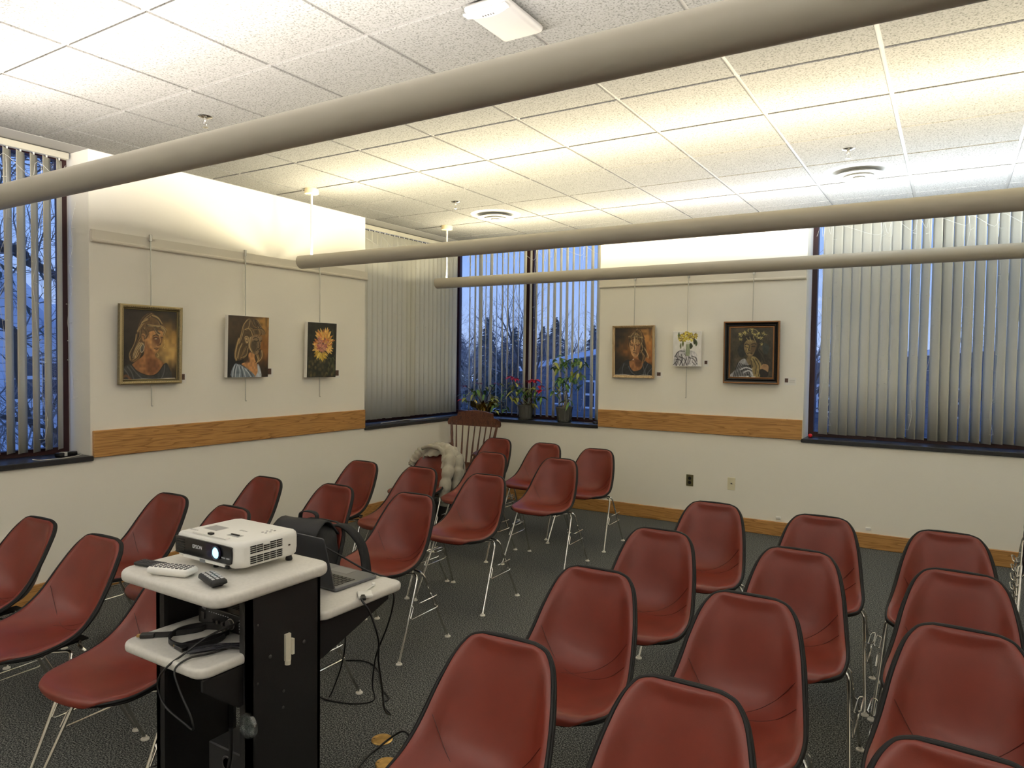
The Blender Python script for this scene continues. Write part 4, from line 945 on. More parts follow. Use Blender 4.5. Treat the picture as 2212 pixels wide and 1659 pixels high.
def art_front(A):     # woman facing front, hair up, dark top, amber ground
    m = mapper(140, 540, 405, 520)
    A.wash((40, 32, 26), .4); A.glow(.82, .72, .34, (196, 140, 76), .95); A.glow(.30, .58, .26, (164, 108, 56), .9); A.glow(.92, .42, .26, (176, 112, 56), .9); A.glow(.04, .8, .3, (34, 30, 28), .9); A.glow(.05, .2, .25, (30, 28, 26), .9)
    A.fill(m((385, 555), (320, 600), (290, 660), (290, 740), (320, 760), (420, 800), (480, 840), (470, 700), (430, 600)), (82, 62, 42)); A.fill(m((400, 700), (470, 720), (480, 830), (460, 900), (400, 880)), (56, 44, 34))
    A.fill(m((345, 840), (330, 890), (270, 920), (300, 960), (345, 1010), (420, 990), (450, 920), (400, 880), (390, 830)), (156, 106, 66)); A.fill(m((360, 880), (370, 960), (420, 960), (430, 900)), (92, 60, 40), .04, .8)
    A.fill(m((300, 690), (305, 770), (330, 840), (360, 858), (395, 838), (415, 760), (415, 690), (360, 660)), (194, 148, 102)); A.fill(m((375, 740), (370, 830), (410, 800), (418, 720)), (120, 80, 52), .03, .7)
    A.lines([m((310, 736), (325, 730), (338, 738)), m((372, 736), (388, 730), (402, 738)), m((350, 730), (352, 775), (345, 785)), m((335, 815), (350, 810), (372, 816)), m((345, 788), (362, 788))], .008, (30, 22, 18)); A.lines([m((306, 722), (325, 715), (340, 724)), m((370, 722), (390, 714), (408, 724))], .007, (40, 28, 20))
    strands(A, m, [[(385, 560), (340, 590), (310, 640)], [(390, 570), (420, 600), (440, 660)], [(360, 590), (380, 620), (420, 640)], [(300, 640), (340, 630), (400, 635)], [(310, 650), (320, 700)], [(350, 640), (355, 700)], [(390, 645), (395, 700)], [(420, 650), (430, 700), (420, 720)], [(440, 700), (460, 760), (440, 800)], [(450, 760), (480, 830), (485, 860)], [(430, 800), (450, 860), (440, 920)]], 4)
    A.fill(m((140, 1070), (180, 1000), (230, 920), (290, 885), (300, 950), (345, 1015), (425, 990), (460, 905), (500, 920), (548, 960), (548, 1070)), (42, 44, 48))
    A.lines([m((240, 930), (220, 1000), (225, 1060)), m((290, 960), (320, 1020), (360, 1050)), m((440, 930), (460, 1000), (450, 1060)), m((500, 930), (470, 1000), (480, 1060)), m((540, 980), (500, 1030), (500, 1060))], .010, (108, 112, 118), .8); A.line(m((140, 1058), (240, 1052), (360, 1062), (460, 1052), (548, 1060)), .006, (226, 218, 204))

def art_vase(A):      # yellow flowers in a glass on a striped cloth, white ground
    m = mapper(785, 578, 305, 387); A.img[:] = S((236, 234, 230)); A.img *= (.97 + .06 * A.noise(9))[..., None]; r = random.Random(2)
    A.fill(m((800, 960), (800, 860), (840, 800), (920, 780), (1040, 815), (1058, 960), (1000, 965), (960, 950), (900, 962), (850, 950)), (198, 196, 200))
    for k in range(15):
        x = 808 + k * 17; A.line(m((x, 845 + r.uniform(-45, 10)), (x + 18 + r.uniform(-14, 14), 885), (x - 8 + r.uniform(-16, 16), 955)), .012, r.choice([(44, 42, 46), (112, 106, 112), (90, 84, 92), (240, 238, 238)]))
    A.lines([m((805, 860), (850, 800), (915, 800)), m((850, 860), (910, 880), (940, 950)), m((960, 870), (1010, 880), (1050, 940)), m((820, 890), (870, 900), (900, 960)), m((990, 850), (1040, 870), (1050, 910)), m((815, 930), (822, 958)), m((1000, 915), (1035, 950))], .013, (48, 44, 50))
    A.fill(m((930, 720), (925, 850), (970, 850), (975, 720)), (150, 160, 128), .01, .8, curve=False); A.lines([m((940, 700), (935, 840)), m((955, 700), (950, 840)), m((968, 700), (965, 830)), m((905, 760), (910, 820))], .006, (86, 108, 62))
    for (x, y, q) in ((860, 640, 26), (900, 620, 26), (940, 600, 30), (985, 620, 28), (1030, 630, 28), (905, 670, 26), (950, 650, 30), (1000, 670, 24), (870, 670, 20)):
        cx, cy = m((x, y))[0]; petals(A, cx, cy, 9, .012, q / 387 * 1.25, .5, [(206, 186, 62), (226, 212, 104), (168, 144, 44), (140, 118, 40)], x)
    for (x, y, dx) in ((872, 740, -8), (980, 740, 10), (1040, 710, 0), (895, 715, -4), (1020, 690, 8), (850, 620, -6)):
        A.fill(m((x, y - 35), (x + 14 + dx, y), (x, y + 34), (x - 12, y)), r.choice([(72, 86, 46), (96, 104, 56), (56, 64, 40)]))

def art_crown(A):     # woman with a crown of flowers resting on her hand, striped sleeve
    m = mapper(1395, 525, 490, 570); A.wash((60, 54, 42), .55); r = random.Random(3)
    for k in range(26): A.fill([(x + .06 * math.cos(q), y + .05 * math.sin(q)) for x, y in ((r.random(), r.random()),) for q in np.linspace(0, 5.2, 5)], r.choice([(84, 76, 58), (44, 40, 32), (66, 60, 44)]), .05, .6)
    A.fill(m((1510, 720), (1480, 790), (1520, 870), (1580, 830), (1560, 720)), (40, 42, 40)); A.fill(m((1770, 700), (1840, 730), (1830, 820), (1780, 810)), (52, 58, 54))
    A.fill(m((1530, 660), (1560, 620), (1700, 620), (1740, 690), (1720, 790), (1760, 900), (1680, 960), (1640, 860), (1560, 800)), (38, 33, 28))
    A.fill(m((1560, 700), (1560, 780), (1600, 850), (1640, 862), (1680, 800), (1700, 700), (1620, 660)), (128, 108, 74)); A.fill(m((1640, 720), (1640, 830), (1690, 780), (1710, 700)), (84, 66, 46), .03, .8); A.fill(m((1600, 860), (1590, 960), (1700, 960), (1680, 860)), (110, 94, 66))
    A.lines([m((1565, 722), (1590, 712), (1612, 724)), m((1640, 716), (1670, 706), (1695, 716)), m((1625, 720), (1612, 780), (1628, 790)), m((1596, 822), (1620, 815), (1650, 826)), m((1570, 740), (1600, 748)), m((1645, 740), (1680, 738))], .009, (22, 20, 18)); A.lines([m((1575, 735), (1600, 740)), m((1600, 760), (1590, 800))], .006, (206, 176, 96))
    for (x, y, q) in ((1520, 610, 34), (1560, 590, 30), (1640, 560, 34), (1700, 610, 42), (1780, 600, 36), (1740, 650, 30), (1760, 710, 30), (1510, 660, 26), (1600, 560, 26)):
        cx, cy = m((x, y))[0]; petals(A, cx, cy, 9, .01, q / 570 * 1.1, .45, [(122, 112, 70), (168, 154, 96), (66, 62, 44), (38, 36, 30)], x); A.line(m((x - q * .4, y), (x, y - q * .4), (x + q * .4, y), (x, y + q * .3)), .006, (196, 182, 118), .9); A.line(m((x - q * .8, y + 4), (x, y + q * .75), (x + q * .8, y)), .006, (24, 24, 20))
    A.lines([m((1600, 540), (1680, 545), (1720, 580)), m((1580, 640), (1610, 680)), m((1620, 630), (1640, 690)), m((1660, 630), (1690, 690))], .008, (176, 162, 106), .9)
    A.fill(m((1400, 1095), (1450, 1020), (1490, 930), (1560, 880), (1600, 930), (1640, 1000), (1700, 1095)), (150, 150, 152))
    for k in range(10):
        x = 1440 + k * 20; A.line(m((x, 1090 - k * 2), (x + 20, 1010 - k * 6), (x + 50 - k, 930 + k * 6)), .012, (28, 28, 30))
    A.lines([m((1520, 1010), (1580, 985), (1660, 1010), (1690, 1060)), m((1560, 1040), (1620, 1020), (1660, 1070))], .016, (206, 206, 210)); A.lines([m((1530, 1030), (1600, 1000), (1680, 1040)), m((1600, 1060), (1640, 1095))], .009, (26, 26, 30))
    A.fill(m((1640, 870), (1690, 860), (1760, 950), (1740, 1095), (1680, 1095), (1650, 980)), (140, 122, 80)); A.lines([m((1660, 880), (1700, 960), (1690, 1060)), m((1690, 880), (1740, 970), (1730, 1080)), m((1710, 780), (1760, 860), (1790, 930)), m((1730, 770), (1790, 850), (1810, 910)), m((1640, 900), (1660, 980))], .009, (30, 28, 24))
    A.fill(m((1740, 990), (1790, 935), (1840, 960), (1840, 1030), (1780, 1000)), (162, 128, 92)); A.fill(m((1740, 1010), (1800, 1010), (1840, 1050), (1820, 1095), (1760, 1095)), (36, 32, 28)); A.line(m((1790, 935), (1845, 960), (1835, 1070)), .008, (24, 22, 20))
    A.lines([m((1590, 1094), (1610, 1085)), m((1650, 1094), (1690, 1090))], .012, (236, 232, 224))

M_CANVAS = mat('canvas_white', c(236, 233, 226), .7)
def picture(label, wall, u, z0, z1, w, art, frame, dep, tilt=1.6):
    """u = centre along the wall; frame None for a bare canvas, else (width, [materials], style)"""
    h = z1 - z0; zc_ = (z0 + z1) / 2
    t = thing('painting', label, 'painting', (XL + .03, u, zc_) if wall == 'left' else (u, YB - .03, zc_), R(90) if wall == 'left' else 0)
    T = Matrix.Rotation(R(tilt), 4, 'X')                              # local: x right, -y towards the room, z up
    if frame is None:
        MB().rbox(-w / 2, w / 2, -dep, 0, -h / 2, h / 2, .003, 1, 0, T).build('stretched_canvas', M_CANVAS, t, smooth=0); aw, ah, off = w - .006, h - .006, dep + .0006
    else:
        fw, mats_, style = frame
        b = MB(); prof_ = {'ornate': [(0, 0), (0, dep), (.010, dep + .006), (.022, dep), (.026, dep - .008), (fw - .008, dep - .014), (fw - .003, dep - .010), (fw, dep - .018)],
                           'plain': [(0, 0), (0, dep), (.004, dep + .002), (fw * .6, dep - .004), (fw, dep - .016)],
                           'black': [(0, 0), (0, dep), (.008, dep + .006), (.013, dep + .003), (.030, dep - .012), (fw - .022, dep - .004), (fw - .014, dep - .014), (fw - .005, dep - .012), (fw, dep - .02)]}[style]
        mi_ = {'ornate': [0, 1, 1, 0, 0, 1, 1], 'plain': [0] * 4, 'black': [1, 1, 1, 0, 0, 0, 1, 1]}[style]
        for k in range(len(prof_) - 1):
            Q = []
            for (i_, d_) in prof_[k:k + 2]: Q.append([(sx * (w / 2 - i_), -d_, sz * (h / 2 - i_)) for sx, sz in ((-1, -1), (1, -1), (1, 1), (-1, 1), (-1, -1))])
            b.grid(Q, mi_[k], T)
        b.build('frame', mats_, t, smooth=0); aw, ah, off = w - 2 * fw + .002, h - 2 * fw + .002, dep - .019
        MB().box(-w / 2 + .004, w / 2 - .004, -off + .002, 0, -h / 2 + .004, h / 2 - .004, 0, T).build('backing', M_PLG, t, smooth=0)
        if style == 'ornate':
            o_ = MB(); nx = int((w + h) * 2 / .013)
            for k in range(nx):
                q = (k + .5) / nx * 2 * (w + h); x, z, ax = (-w / 2 + q, -h / 2 + .016, 0) if q < w else (w / 2 - .016, -h / 2 + q - w, 1) if q < w + h else (w / 2 - (q - w - h), h / 2 - .016, 0) if q < 2 * w + h else (-w / 2 + .016, h / 2 - (q - 2 * w - h), 1)
                o_.sphere((x, -dep - .002, z), .0058, 6, 4, 0, (1, .7, 1), T)
            q_ = o_.build('carved_beading', mats_[1], t); q_['kind'] = 'stuff'
    A = Art(aw, ah); art(A)
    A.mesh('picture', t, T @ Matrix(((1, 0, 0, 0), (0, 0, -1, -off), (0, 1, 0, 0), (0, 0, 0, 1))))
    return t
M_SILG = mat('frame_silver_gilt', c(128, 118, 92), .42, .55, noise=(60, .25, 4)); M_SILG2 = mat('frame_gilt_high', c(166, 150, 112), .38, .6)
M_FLW = wood('frame_pale_wood', c(196, 170, 130), c(164, 136, 98), 2, .5); M_FBK = mat('frame_black', c(18, 18, 18), .4); M_FBZ = mat('frame_bronze', c(146, 104, 66), .4, .5)
picture('portrait of a woman with a ponytail in a silvery ornate frame, leftmost painting', 'left', 2.968, 1.402, 1.966, .468, art_gaze, (.036, [M_SILG, M_SILG2], 'ornate'), .030)
picture('unframed portrait of a woman looking down in a pale blue blouse', 'left', 3.785, 1.437, 1.938, .398, art_down, None, .036)
picture('unframed painting of an orange and yellow flower on dark green', 'left', 4.578, 1.424, 1.924, .352, art_dahlia, None, .036)
picture('portrait of a woman facing forward in a pale wood frame', 'back', -2.778, 1.434, 1.970, .454, art_front, (.026, [M_FLW], 'plain'), .030)
picture('small white canvas of yellow flowers in a vase', 'back', -2.215, 1.560, 1.908, .282, art_vase, None, .030)
picture('painting of a woman with a flower crown in a black frame', 'back', -1.603, 1.410, 1.994, .508, art_crown, (.062, [M_FBK, M_FBZ], 'black'), .034)
def hang_rod(label, wall, u, z0, z1):
    t = thing('hanging_rod', label, 'picture hanger', (XL + .031, u, 0) if wall == 'left' else (u, YB - .031, 0), R(90) if wall == 'left' else 0)
    MB().box(-.0035, .0035, -.0025, .0025, z0, z1 - .01).build('rod', M_ROD, t, smooth=0)
    MB().rbox(-.009, .009, -.008, .012, 2.425, 2.475, .003, 1).build('hook', M_ROD, t, smooth=0)
    MB().box(-.006, .006, -.009, -.007, z0 - .002, z0 + .006).build('end_stop', M_ROD, t, smooth=0)
for lab, wl, u, z0 in (('metal rod carrying the ornate framed portrait, left wall', 'left', 2.977, 1.24), ('metal rod carrying the portrait in the pale blue blouse', 'left', 3.781, 1.241), ('metal rod carrying the flower painting on the left wall', 'left', 4.583, 1.244),
                       ('metal rod carrying the pale wood framed portrait', 'back', -2.780, 1.62), ('metal rod carrying the small white flower canvas', 'back', -2.222, 1.251), ('metal rod carrying the black framed painting', 'back', -1.60, 1.62)):
    hang_rod(lab, wl, u, z0, 2.462)
def card(label, wall, u0, u1, z0, z1, thumb):
    w, h = u1 - u0, z1 - z0; uc, zc_ = (u0 + u1) / 2, (z0 + z1) / 2
    t = thing('label_card', label, 'label', (XL, uc, zc_) if wall == 'left' else (uc, YB, zc_), R(90) if wall == 'left' else 0)
    MB().box(-w / 2, w / 2, -.002, 0, -h / 2, h / 2).build('card', M_PAPER, t, smooth=0)
    tx0, tx1, tz0, tz1 = thumb
    MB().box(-w / 2 + w * tx0, -w / 2 + w * tx1, -.0026, -.002, -h / 2 + h * tz0, -h / 2 + h * tz1).build('thumbnail', mat('print_brown', c(86, 62, 52), .6, noise=(90, .5, 3)), t, smooth=0)
    if tx1 < .6:
        for k in range(3): MB().box(-w / 2 + w * .42, -w / 2 + w * .88, -.0024, -.002, -h / 2 + h * (.35 + k * .16), -h / 2 + h * (.40 + k * .16)).build('text_line', mat('print_grey', c(196, 194, 190), .7), t, smooth=0)
card('small white label card at the lower right of the ornate portrait', 'left', 3.212, 3.271, 1.402, 1.476, (.12, .78, .32, .9))
card('small white label card right of the portrait in the blue blouse', 'left', 4.017, 4.085, 1.431, 1.514, (.12, .68, .30, .9))
card('small white label card right of the dahlia painting', 'left', 4.793, 4.866, 1.409, 1.493, (.15, .75, .30, .9))
card('small white label card right of the pale wood framed portrait', 'back', -2.543, -2.478, 1.438, 1.502, (.1, .7, .35, .9))
card('small white label card right of the little flower canvas', 'back', -2.068, -2.012, 1.562, 1.625, (.25, .75, .38, .9))
card('wide white label card right of the black framed painting', 'back', -1.312, -1.206, 1.403, 1.472, (.06, .34, .38, .92))

# wall plates
t = thing('power_outlet', 'dark metal power outlet low on the back wall', 'outlet', (-2.175, YB, .434))
MB().rbox(-.036, .036, -.006, 0, -.057, .057, .003, 1).build('plate', mat('dark_brass_plate', c(104, 98, 68), .45, .4), t, smooth=0)
for s_ in (-1, 1): MB().lathe([(.0165, 0), (.0165, .0015), (.001, .0016)], 20, 0, Matrix.Translation((0, -.006, s_ * .021)) @ Matrix.Rotation(PI / 2, 4, 'X')).build('socket', M_PLB, t)
t = thing('wall_plate', 'ivory wall plate with one small jack, right of the dark outlet', 'wall plate', (-1.768, YB, .442))
MB().rbox(-.037, .037, -.006, 0, -.060, .060, .003, 1).build('plate', mat('ivory_plate', c(222, 214, 184), .45), t, smooth=0)
MB().tube([(0, -.006, .002), (0, -.010, .002)], .006, 10).build('jack', M_PLG, t)
for s_ in (-1, 1): MB().tube([(0, -.005, s_ * .048), (0, -.0072, s_ * .048)], .0035, 8).build('screw', M_CANOPY, t)
for x in (-1.33, -.58): tag(MB().rbox(-.022, .022, -.012, 0, -.012, .012, .003, 1).build('wall_clip', M_PLW, loc=(x, YB - .0, .17), smooth=0), 'small white clip just above the baseboard, ' + ('nearer the room corner' if x < -1 else 'farther right, behind the rightmost chairs'), 'clip')

# ------------------------------------------------------------------ rocking chair in the corner
t = thing('rocking_chair', 'dark wooden rocking chair with a spindle back in the room corner', 'chair', (-4.46, 6.13, 0), PI + R(2))
# local: +y is the chair's front, x across
P = [(-.335, .835), (-.345, .86), (-.335, .895), (-.305, .918), (-.255, .928), (-.235, .930), (-.225, .965), (-.10, .985), (0, .990), (.10, .985), (.225, .965), (.235, .930), (.255, .928), (.305, .918), (.335, .895), (.345, .86), (.335, .835),
     (.305, .832), (.28, .862), (.18, .880), (0, .888), (-.18, .880), (-.28, .862), (-.305, .832)]
b = MB(); n = len(P); V = []
for k, off in ((0, -.012), (1, .012)):
    for x, z in P: V.append((x, -.315 - .10 * (z - .83) + .035 * (abs(x) / .34) ** 2 + off, z + .035 + (.012 if z > .95 else 0)))
top, botm = list(range(0, 17)), list(range(17, n))
Fs = [(k, (k + 1) % n, n + (k + 1) % n, n + k) for k in range(n)]
b.add(V, Fs)
bmx = bmesh.new(); vs = [bmx.verts.new(v) for v in V[:n]]; f_ = bmx.faces.new(vs); bmesh.ops.triangulate(bmx, faces=[f_]); b.bm(bmx)
bmx = bmesh.new(); vs = [bmx.verts.new(v) for v in V[n:]]; f_ = bmx.faces.new(vs); bmesh.ops.triangulate(bmx, faces=[f_]); b.bm(bmx)
b.build('crest_rail', M_ROCK, t, smooth=40)
def turned(p0, p1, rs, nm, seg=10):
    p0, p1 = Vector(p0), Vector(p1); k = len(rs); MB().tube([p0.lerp(p1, i / (k - 1)) for i in range(k)], rs, seg).build(nm, M_ROCK, t, smooth=60)
for k in range(7):
    u = (k - 3) / 3; turned((u * .185, -.215, .405), (u * .235, -.315 + .030 * u * u, .920), [.008, .010, .011, .0105, .009, .008, .007, .0065], 'spindle', 8)
for s_ in (-1, 1):
    turned((s_ * .225, -.205, .40), (s_ * .300, -.285, .895), [.013, .016, .013, .015, .017, .014, .016, .013, .012], 'back_post')
    b = MB(); rows = []
    for i, (y, z, w, th) in enumerate(((-.262, .655, .022, .014), (-.10, .658, .026, .013), (.06, .652, .030, .014), (.16, .640, .036, .016), (.215, .625, .034, .014))):
        x = s_ * (.272 + .05 * i / 4); rows.append([(x - w, y, z), (x, y, z + th), (x + w, y, z), (x, y, z - th), (x - w, y, z)])
    b.grid(rows); b.add(rows[0][:4], [(0, 1, 2, 3)]); b.add(rows[-1][:4], [(3, 2, 1, 0)]); b.build('arm', M_ROCK, t, smooth=50)
    turned((s_ * .235, .17, .41), (s_ * .312, .165, .635), [.013, .017, .012, .018, .015, .012, .013], 'arm_post'); 
    for y in (-.10, .04): turned((s_ * .245, y, .41), (s_ * .295, y + .02, .645), [.008, .011, .009, .007], 'arm_spindle', 8)
    for y0, y1 in ((.16, .20), (-.17, -.22)): turned((s_ * .19, y0, .395), (s_ * .235, y1, .062), [.015, .018, .021, .016, .020, .017, .013], 'leg')
    rk = [(s_ * .236, y, .030 + .075 * (y + .02) ** 2 / .25) for y in np.linspace(-.50, .42, 14)]
    b = MB(); rows = []
    for x, y, z in rk: rows.append([(x - .012, y, z - .018), (x + .012, y, z - .018), (x + .012, y, z + .018), (x - .012, y, z + .018), (x - .012, y, z - .018)])
    b.grid(rows); b.add(rows[0][:4], [(0, 1, 2, 3)]); b.add(rows[-1][:4], [(3, 2, 1, 0)]); b.build('rocker', M_ROCK, t, smooth=30)
turned((-.22, .18, .20), (.22, .18, .20), [.010, .014, .018, .014, .018, .014, .010], 'stretcher'); turned((-.22, -.195, .19), (.22, -.195, .19), [.010, .014, .012, .014, .010], 'stretcher')
rows = []
for y, z in ((.262, .385), (.268, .405), (.245, .425), (.18, .430), (.05, .416), (-.08, .412), (-.16, .420), (-.215, .450), (-.245, .475), (-.258, .468), (-.235, .435), (-.17, .396), (-.05, .382), (.12, .388), (.262, .385)):
    rows.append([(u * (.265 - .04 * max(0, -y - .05)), y, z - .012 * (1 - u * u)) for u in (-1, -.6, 0, .6, 1)])
b = MB().grid(rows)
for e in (0, 4):
    q = [r_[e] for r_ in rows[:-1]]; bmx = bmesh.new(); f_ = bmx.faces.new([bmx.verts.new(v) for v in q]); bmesh.ops.triangulate(bmx, faces=[f_]); b.bm(bmx)
b.build('seat', M_ROCK, t, smooth=50)

# ------------------------------------------------------------------ potted plants on the sill
M_LEAF = mat('leaf_green', c(90, 126, 62), .5, noise=(14, .35, 2)); M_LEAF2 = mat('leaf_yellow_green', c(172, 178, 92), .5, noise=(14, .3, 2)); M_RED = mat('bract_red', c(204, 32, 52), .5, noise=(16, .3, 2)); M_DRED = mat('bract_dark_red', c(110, 26, 36), .5)
M_STEM = mat('plant_stem', c(74, 58, 42), .7); M_PALESTEM = mat('pale_stem', c(150, 132, 98), .7); M_POT = mat('pot_dark_grey', c(80, 80, 76), .55); M_SOIL = mat('soil', c(52, 40, 30), .95, noise=(80, .5, 3))
M_FOIL = mat('gold_foil', c(190, 164, 84), .22, 1.0, noise=(20, .3, 3)); M_SAUCER = glass_thin('clear_saucer', (.93, .94, .93, 1), .12)
def leaf(b, base, d, L, W, r, mi=0, droop=.3):
    d = Vector(d).normalized(); s_ = d.cross(Vector((r.uniform(-.4, .4), r.uniform(-.4, .4), 1))).normalized(); n = s_.cross(d).normalized(); base = Vector(base); P = []
    for k in range(6):
        a = k / 5; w = W * math.sin(PI * min(1, a * .92 + .06)) ** .8 * (1 - .35 * a) if 0 < k < 5 else W * .04
        cpt = base + d * (L * a) - Vector((0, 0, 1)) * droop * L * a * a
        P.append([cpt - s_ * w + n * w * .25, cpt, cpt + s_ * w + n * w * .25])
    b.grid(P, mi)
def plant(label, x, y, stems, clusters, pot, seed, stem_m=None):
    r = random.Random(seed); t = thing('potted_plant', label, 'plant', (x, y, .9225))
    off = Vector((x, y, .9225)); pz = .155
    if pot == 'ribbed':
        b = MB(); seg = 64; prof_ = [(.066, .004), (.070, .0), (.072, .012), (.092, .150), (.097, .152), (.098, .166), (.092, .166), (.090, .150)]
        rows = []
        for i, (r0, z) in enumerate(prof_):
            row = []
            for k in range(seg + 1):
                a = 2 * PI * k / seg; rr = r0 * (1 + (.022 * (1 if k % 4 < 2 else -1) if 2 <= i <= 3 else 0)); row.append((rr * math.cos(a), rr * math.sin(a), z))
            rows.append(row)
        b.grid(rows); b.build('pot', M_POT, t, smooth=20)
        MB().lathe([(.075, .001), (.084, .004), (.092, .022), (.093, .022), (.086, .002), (.075, 0)], 32).build('saucer', M_SAUCER if seed == 3 else M_POT, t)
    else:
        b = MB(); rows = []
        for i, (r0, z) in enumerate(((.060, .0), (.075, .05), (.088, .10), (.115, .135), (.150, .165))):
            rows.append([((r0 * (1 + .05 * i * math.sin(k * 1.7 + i))) * math.cos(2 * PI * (k % 24) / 24), (r0 * (1 + .05 * i * math.sin(k * 1.7 + i))) * math.sin(2 * PI * (k % 24) / 24), z + .012 * i * math.sin((k % 24) * 2.3)) for k in range(25)])
        o_ = b.grid(rows).build('foil_wrapper', M_FOIL, t, smooth=0); o_.modifiers.new('t', 'SOLIDIFY').thickness = .001
        MB().lathe([(.058, .001), (.080, .125), (.074, .12)], 24).build('pot', M_POT, t)
    MB().lathe([(.001, .150 if pot == 'ribbed' else .115), (.088 if pot == 'ribbed' else .072, .146 if pot == 'ribbed' else .112)], 24).build('soil', M_SOIL, t)
    for P in stems:
        P = [Vector(p) - off for p in P]; m = len(P); MB().tube(spline(P, 5), [.0065 - .004 * i / ((m - 1) * 5) for i in range((m - 1) * 5 + 1)], 6).build('stem', stem_m or M_STEM, t)
    red, lv = MB(), MB()
    for (cx, cy, cz, kind, n, sp_) in clusters:
        C = Vector((cx, cy, cz)) - off
        for k in range(n):
            a = r.uniform(0, 2 * PI)
            if kind in 'rd':
                leaf(red, C, (math.cos(a), math.sin(a), r.uniform(-.15, .35)), r.uniform(.06, .095) * (1 if kind == 'r' else .7), r.uniform(.014, .020) * (1 if kind == 'r' else .7), r, 0 if kind == 'r' else 1, .35)
            else:
                q = C + Vector((r.gauss(0, sp_), r.gauss(0, sp_ * .6), r.gauss(0, sp_ * .7)))
                leaf(lv, q, (math.cos(a), math.sin(a) * .8, r.uniform(-.7, .25)), r.uniform(.06, .10), r.uniform(.016, .026), r, 1 if kind == 'y' or r.random() < .18 else 0, .5)
    if red.v: red.build('bracts', [M_RED, M_DRED], t, smooth=60)
    lv.build('foliage', [M_LEAF, M_LEAF2], t, smooth=60)
    return t
ps = lambda x, y, *P: [(x, y, 1.06)] + list(P)
plant('sparse poinsettia in gold foil behind the rocking chair crest', -4.735, 7.0, [ps(-4.76, 7.0, (-4.85, 6.99, 1.18), (-5.02, 7.0, 1.28)), ps(-4.74, 7.0, (-4.76, 6.98, 1.2), (-4.81, 6.98, 1.31)), ps(-4.72, 7.0, (-4.66, 7.0, 1.2), (-4.57, 7.0, 1.32)), ps(-4.73, 6.98, (-4.6, 6.97, 1.12), (-4.45, 6.97, 1.10)), ps(-4.77, 6.98, (-4.9, 6.96, 1.09), (-5.02, 6.95, 1.10))],
      [(-5.02, 7.0, 1.28, 'd', 7, 0), (-4.81, 6.98, 1.315, 'd', 8, 0), (-4.57, 7.0, 1.325, 'd', 7, 0), (-5.02, 6.95, 1.11, 'r', 8, 0), (-4.89, 6.98, 1.21, 'g', 8, .035), (-4.72, 6.97, 1.25, 'g', 9, .04), (-4.58, 6.97, 1.15, 'y', 9, .045), (-4.46, 6.97, 1.06, 'g', 9, .04), (-4.97, 6.95, 1.15, 'g', 7, .04), (-4.55, 6.99, 1.29, 'g', 4, .03), (-4.52, 6.96, 1.00, 'y', 6, .035)], 'foil', 1)
plant('red poinsettia in a dark grey ribbed pot, middle plant on the sill', -4.145, 6.985, [ps(-4.17, 6.98, (-4.24, 6.98, 1.18), (-4.33, 6.97, 1.38)), ps(-4.15, 6.98, (-4.17, 6.97, 1.2), (-4.22, 6.97, 1.32)), ps(-4.13, 6.98, (-4.11, 6.97, 1.2), (-4.08, 6.97, 1.35)), ps(-4.12, 6.98, (-4.04, 6.98, 1.16), (-3.94, 6.97, 1.24)), ps(-4.14, 6.99, (-4.10, 6.99, 1.12), (-4.02, 7.0, 1.33)), ps(-4.16, 7.0, (-4.27, 6.99, 1.15), (-4.36, 6.98, 1.24))],
      [(-4.34, 6.97, 1.40, 'r', 16, 0), (-4.29, 6.96, 1.385, 'r', 9, 0), (-4.07, 6.97, 1.36, 'r', 14, 0), (-4.02, 6.96, 1.375, 'r', 12, 0), (-3.93, 6.96, 1.26, 'r', 10, 0), (-3.96, 6.97, 1.31, 'r', 8, 0), (-4.22, 6.97, 1.33, 'd', 7, 0), (-4.30, 6.96, 1.32, 'y', 8, .03), (-4.36, 6.97, 1.25, 'g', 8, .035), (-4.22, 6.96, 1.26, 'g', 12, .05), (-4.08, 6.96, 1.28, 'y', 12, .05), (-3.96, 6.96, 1.20, 'g', 10, .04), (-4.02, 6.97, 1.18, 'g', 8, .05), (-4.28, 6.96, 1.18, 'y', 7, .04), (-4.05, 6.95, 1.12, 'y', 4, .03)], 'ribbed', 2)
plant('tall green leafy plant in a dark ribbed pot, rightmost on the sill', -3.650, 6.985, [ps(-3.66, 6.98, (-3.645, 6.98, 1.16), (-3.67, 6.97, 1.32), (-3.70, 6.97, 1.55)), ps(-3.65, 6.98, (-3.63, 6.98, 1.2), (-3.58, 6.97, 1.40), (-3.55, 6.97, 1.56)), ps(-3.64, 6.98, (-3.57, 6.98, 1.22), (-3.54, 6.97, 1.34), (-3.45, 6.97, 1.54)), ps(-3.66, 6.98, (-3.70, 6.97, 1.24), (-3.75, 6.96, 1.27)), ps(-3.63, 6.97, (-3.60, 6.96, 1.12), (-3.57, 6.96, 1.17))],
      [(-3.74, 6.96, 1.55, 'g', 9, .035), (-3.67, 6.96, 1.60, 'g', 13, .04), (-3.58, 6.96, 1.58, 'g', 11, .04), (-3.50, 6.96, 1.60, 'g', 10, .035), (-3.43, 6.96, 1.56, 'g', 8, .03), (-3.41, 6.96, 1.46, 'g', 7, .035), (-3.49, 6.96, 1.45, 'y', 7, .035), (-3.73, 6.96, 1.38, 'g', 9, .035), (-3.64, 6.95, 1.41, 'g', 15, .045), (-3.55, 6.96, 1.42, 'g', 11, .04), (-3.75, 6.95, 1.27, 'g', 8, .035), (-3.62, 6.95, 1.33, 'g', 8, .04), (-3.57, 6.95, 1.16, 'g', 6, .025), (-3.46, 6.96, 1.35, 'g', 4, .03)], 'ribbed', 3, M_PALESTEM)
